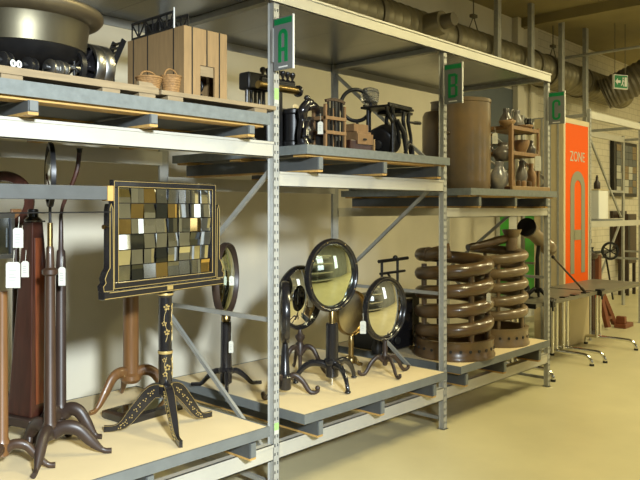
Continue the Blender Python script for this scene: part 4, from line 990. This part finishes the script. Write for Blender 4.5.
# ------------------------------------------------------------------ second rack beyond the pylon
t = thing('pallet_rack', 'second pallet rack at the far right, behind the folding tables', 'rack', (0, 0, 0))
for X in (5.99, 7.80, 9.60):
    for y, rz in ((.65, 0), (1.58, PI)):
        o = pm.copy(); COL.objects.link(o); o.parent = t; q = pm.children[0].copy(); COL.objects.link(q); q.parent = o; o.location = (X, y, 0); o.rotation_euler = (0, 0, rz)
    G().box(X - .012, X + .012, 0.70, 1.53, 2.78, 2.82).obj('depth_tie', 'galv', t, smooth=False)
    G().box(X - .012, X + .012, 0.70, 1.53, .9, .93).obj('depth_tie', 'galv', t, smooth=False)
for a_, b_ in ((6.01, 7.78), (7.82, 9.58)):
    for y in (.655, 1.575):
        for z0, z1 in ((2.76, 2.85), (1.40, 1.475)):
            s_ = 1 if y < 1 else -1
            g = G(); g.box(a_, b_, min(y, y + s_ * .04), max(y, y + s_ * .04), z0, z1); g.obj('cross_beam', 'beam', t, smooth=False)
    for (p, q) in (((a_ + .3, 1.52, 2.7), (b_ - .2, 1.52, 1.5)), ((b_ - .2, 1.52, 1.42), (a_ + .3, 1.52, .2))): G().bar(p, q, .025, .035).obj('cross_brace', 'galv', t, smooth=False)
    G().box(a_, b_, 1.52, 1.54, 1.9, 1.94).obj('rear_rail', 'galv', t, smooth=False)
G().box(6.01, 7.2, .70, 1.53, 1.475, 1.49).obj('short_shelf', 'greypaint', t, smooth=False)
t = thing('display_box', 'pale display box on the far rack beside the orange panel', 'box', ((7.303, 1.1, 1.758)[0], 1.15, 1.49))
G().box(-.17, .17, -.15, .15, 0, .40).obj('box_body', 'white', t, smooth=False, bevel=.006); G().box(-.175, .175, -.155, .155, .40, .42).obj('box_lid', 'pylon', t, smooth=False, bevel=.003)
t = thing('small_bottle', 'small dark bottle standing on the pale display box', 'bottle', ((7.321, 1.1, 1.758)[0], 1.1, 1.91))
G().lathe([(.04, 0), (.045, .01), (.045, .09), (.02, .13), (.018, .17), (.022, .175), (.002, .176)], 18).obj('bottle_body', 'walnutleg', t); G().cyl((0, 0, .176), (0, 0, .20), .014).obj('stopper', 'iron', t)
# things hung on the block wall behind it
p0, p1 = (10.686, 2.12, 2.919), (11.895, 2.12, 1.869)
t = thing('wall_panel', 'dark framed wall panel of pale and brown chequered tiles behind the far rack', 'panel', (p0[0], 2.12, p1[2]))
W, H = p1[0] - p0[0], p0[2] - p1[2]
G().box(0, W, 0, .07, 0, H).obj('frame', 'iron', t, smooth=False, bevel=.006)
g = G(); rr = random.Random(11)
for i in range(5):
    for j in range(7):
        g.cm = rr.choice([0, 1, 2]); x0 = .12 + (W - .17) * i / 5; z0 = .06 + (H - .12) * j / 7
        g.box(x0 + .006, x0 + (W - .17) / 5 - .006, -.006, 0, z0 + .006, z0 + (H - .12) / 7 - .006)
g.obj('tiles', ['palewood', 'paper', 'greypaint'], t, smooth=False)
p0, p1 = (10.686, 2.12, 1.593), (11.403, 2.12, 0.892)
t = thing('framed_picture', 'dark brown framed piece hanging below the chequered wall panel', 'frame', (p0[0], 2.14, p1[2]))
W, H = p1[0] - p0[0], p0[2] - p1[2]
G().box(0, W, 0, .05, 0, H).obj('frame', 'walnutleg', t, smooth=False, bevel=.006); G().box(.06, W - .06, -.004, 0, .07, H - .07).obj('inner_panel', 'walnut', t, smooth=False)
p0, p1 = (10.925, 1.95, 1.536), (11.564, 1.95, 0.368)
t = thing('tall_case', 'tall dark case leaning at the wall by the far right edge', 'case', (p0[0], 1.95, 0))
G().box(0, .45, 0, .2, .6, p0[2]).obj('case_body', 'walnut', t, smooth=False, bevel=.006); G().box(.0, .1, -.004, 0, .62, p0[2] - .02).obj('side_stile', 'iron', t, smooth=False)
for x in (.05, .4):
    for y in (.03, .17): G().box(x - .025, x + .025, y - .025, y + .025, 0, .6).obj('leg', 'walnutleg', t, smooth=False)
# dark red fluted pedestal and wheel press
b = (6.324, 0.716, 0)
t = thing('fluted_pedestal', 'dark red wooden pedestal with turned cap behind the folding table', 'pedestal', (b[0], b[1] + .15, 0))
n = 24; g = G()
pts = [((.13 if k % 2 else .115) * math.cos(2 * PI * k / n), (.13 if k % 2 else .115) * math.sin(2 * PI * k / n)) for k in range(n)]
g.prism(pts, .06, 1.0); g.obj('shaft', 'mahog', t, smooth=False)
G().lathe([(.17, 0), (.17, .04), (.13, .07)], 28).obj('base', 'walnutleg', t); G().lathe([(.12, .98), (.16, 1.0), (.17, 1.03), (.12, 1.06), (.07, 1.09), (.05, 1.16), (.09, 1.19), (.09, 1.24), (.03, 1.26)], 28).obj('cap', 'walnutleg', t)
G().box(-.11, .11, -.03, .03, 1.26, 1.31).obj('crosspiece', 'walnutleg', t, bevel=.006)
b = (6.805, 0.748, 0)
t = thing('wheel_press', 'reddish wooden stand with black handwheel on a horizontal shaft, far right', 'press', (b[0] + .15, b[1] + .2, 0))
HZ_ = 1.06
wc = Vector((.03, -.16, HZ_))
mt = Matrix.Translation(wc) @ Matrix.Rotation(-.75, 4, 'Z') @ Matrix.Rotation(PI / 2, 4, 'X')
G().ring([(.095, -.014), (.122, -.014), (.126, 0), (.122, .014), (.095, .014)], 36, mt).obj('handwheel', 'iron', t)
for k in range(3): G().bar(mt @ Vector((.1 * math.cos(k * 1.05 + .5), .09 * math.sin(k * 1.05 + .5), 0)), mt @ Vector((-.09 * math.cos(k * 1.05 + .5), -.09 * math.sin(k * 1.05 + .5), 0)), .014).obj('wheel_spoke', 'iron', t)
G().cyl((-.32, -.02, HZ_ - .02), (.55, -.02, HZ_ - .02), .022).obj('shaft', 'iron', t)
G().lathe([(.03, 0), (.05, .04), (.03, .09), (.045, .12)], 16, (-.28, -.02, HZ_ - .06)).obj('bearing', 'iron', t)
G().box(-.05, .05, -.04, .10, .08, HZ_ - .05).obj('standard', 'redwood', t, smooth=False, bevel=.01)
G().bar((.0, 0, .6), (-.05, -.16, .03), .06).obj('leg', 'redwood', t, smooth=False); G().bar((.03, 0, .6), (.34, -.1, .03), .06).obj('leg', 'redwood', t, smooth=False); G().bar((.0, .05, .6), (.05, .35, .03), .06).obj('leg', 'redwood', t, smooth=False)
G().bar((-.05, -.12, .13), (.3, -.08, .13), .04).obj('stretcher', 'redwood', t, smooth=False)
G().bar((.2, -.03, HZ_ - .04), (.48, -.03, .35), .02).obj('pull_rod', 'iron', t, smooth=False)
t = thing('wooden_block', 'low reddish wooden block on the floor at the far right', 'block', (7.28, 0.71, 0))
G().box(-.16, .14, -.08, .08, 0, .06).obj('sole', 'redwood', t, smooth=False, bevel=.01); G().box(-.14, -.06, -.06, .06, .06, .16).obj('upright', 'redwood', t, smooth=False, bevel=.01)

# ------------------------------------------------------------------ exit sign
e = (8.335, 1.15, 3.576)
t = thing('exit_sign', 'green and white emergency exit sign with arrow hanging under the far duct', 'sign', e, -.45)
G().box(-.14, .14, -.02, .02, -.11, .11).obj('sign_box', 'white', t, smooth=False, bevel=.006)
G().box(-.125, .125, -.024, -.02, -.095, .095).obj('green_face', 'green', t, smooth=False)
g = G(); g.prism([(-.115, 0), (-.07, .05), (-.07, .02), (-.015, .02), (-.015, -.02), (-.07, -.02), (-.07, -.05)], .0245, .027, Matrix.Rotation(PI / 2, 4, 'X')); g.obj('arrow', 'white', t, smooth=False)
g = G(); g.box(.065, .11, -.027, -.0245, -.07, .07); g.obj('door_symbol', 'white', t, smooth=False)
g = G(); g.ball((.035, -.026, .055), .014, (1, .2, 1), 10, 6); g.bar((.035, -.0255, .035), (.025, -.0255, -.02), .022, .003, (0, 1, 0)); g.bar((.025, -.0255, -.02), (.05, -.0255, -.07), .013, .003, (0, 1, 0)); g.bar((.025, -.0255, -.02), (-.002, -.0255, -.06), .013, .003, (0, 1, 0)); g.bar((.035, -.0255, .03), (.06, -.0255, .0), .01, .003, (0, 1, 0)); g.obj('running_figure', 'white', t, smooth=False)
for x in (-.1, .1): G().cyl((x, 0, .11), (x, 0, 4.47 - e[2]), .006, seg=8).obj('hanging_rod', 'ductdark', t)

# ------------------------------------------------------------------ the other side of the aisle (seen in the mirrors)
for i, x in enumerate((-4.2, -1.2, 3.4, 7.5)):  # added emissive panels, put in so the mirrors reflect bright patches
    f = struct(thing('window_%d' % (i + 1), 'tall window in the far aisle wall', 'window', (x, -6.4, 1.3)))
    for k in ('label', 'category'): del f[k]
    g = G()
    for a_ in (-.6, -.02, .56): g.box(a_, a_ + .04, 0, .06, 0, 1.8)
    for z in (0, .88, 1.76): g.box(-.6, .6, 0, .06, z, z + .04)
    struct(g.obj('window_frame', 'white', f, smooth=False))
    wm = bpy.data.materials.new('daylight_pane'); wm.use_nodes = True
    nb = wm.node_tree.nodes['Principled BSDF']; nb.inputs['Emission Color'].default_value = (.80, .92, 1, 1); nb.inputs['Emission Strength'].default_value = 1.4
    M['daypane'] = wm
    struct(G().box(-.58, .58, .0, .012, .02, 1.78).obj('window_pane', 'daypane', f, smooth=False))
t = struct(bpy.data.objects.new('opposite_rack', None)); COL.objects.link(t)
for X in (-3.2, -.4, 2.4, 5.2):
    for y, rz in ((-5.0, PI), (-5.9, 0)):
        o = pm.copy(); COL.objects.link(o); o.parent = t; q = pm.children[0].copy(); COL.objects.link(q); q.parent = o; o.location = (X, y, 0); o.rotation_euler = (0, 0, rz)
    G().bar((X, -5.05, 2.6), (X, -5.85, 1.5), .02, .026).obj('diagonal_brace', 'galv', t, smooth=False); G().bar((X, -5.85, 1.4), (X, -5.05, .3), .02, .026).obj('diagonal_brace', 'galv', t, smooth=False)
for i, a_ in enumerate((-3.2, -.4, 2.4)):
    for z in (.25, 1.0, 1.9, 2.7):
        for y in (-5.0, -5.9): G().box(a_ + .03, a_ + 2.77, y - .02, y + .02, z - .05, z + .05).obj('cross_beam', 'beam', t, smooth=False)
        if z < 2.5: G().box(a_ + .05, a_ + 2.75, -5.88, -5.02, z + .05, z + .07).obj('shelf_board', 'greypaint', t, smooth=False)

# ------------------------------------------------------------------ light
def area(name, loc, tgt, size, power, color, sy=None):
    l = bpy.data.lights.new(name, 'AREA'); l.energy = power; l.color = color; l.size = size
    if sy: l.shape = 'RECTANGLE'; l.size_y = sy
    o = bpy.data.objects.new(name, l); COL.objects.link(o); o.location = loc
    o.rotation_euler = (Vector(tgt) - Vector(loc)).to_track_quat('-Z', 'Y').to_euler(); return o
WARM = (1.0, .895, .50); COOL = (.85, .95, 1.0)
for x in (1.2, 4.2, 7.2, 10.5, 13.5):
    area('ceiling_lamp', (x, -2.3, 4.35), (x, -2.3, 0), .35, 135, WARM, 1.4)
l = bpy.data.lights.new('daylight_lamp', 'SPOT'); l.energy = 3100; l.color = COOL; l.spot_size = math.radians(54); l.spot_blend = 1.0; l.shadow_soft_size = .22
o = bpy.data.objects.new('daylight_lamp', l); COL.objects.link(o); o.location = (-2.9, -4.7, 2.75)
o.rotation_euler = (Vector((-.8, .6, .85)) - Vector(o.location)).to_track_quat('-Z', 'Y').to_euler()
wd = bpy.data.worlds.new('world'); SC.world = wd; wd.use_nodes = True
wd.node_tree.nodes['Background'].inputs[0].default_value = (1, .9, .7, 1); wd.node_tree.nodes['Background'].inputs[1].default_value = .02
SC.view_settings.view_transform = 'Standard'; SC.view_settings.look = 'None'; SC.view_settings.gamma = 1; SC.view_settings.exposure = 0
SC.view_settings.use_curve_mapping = False
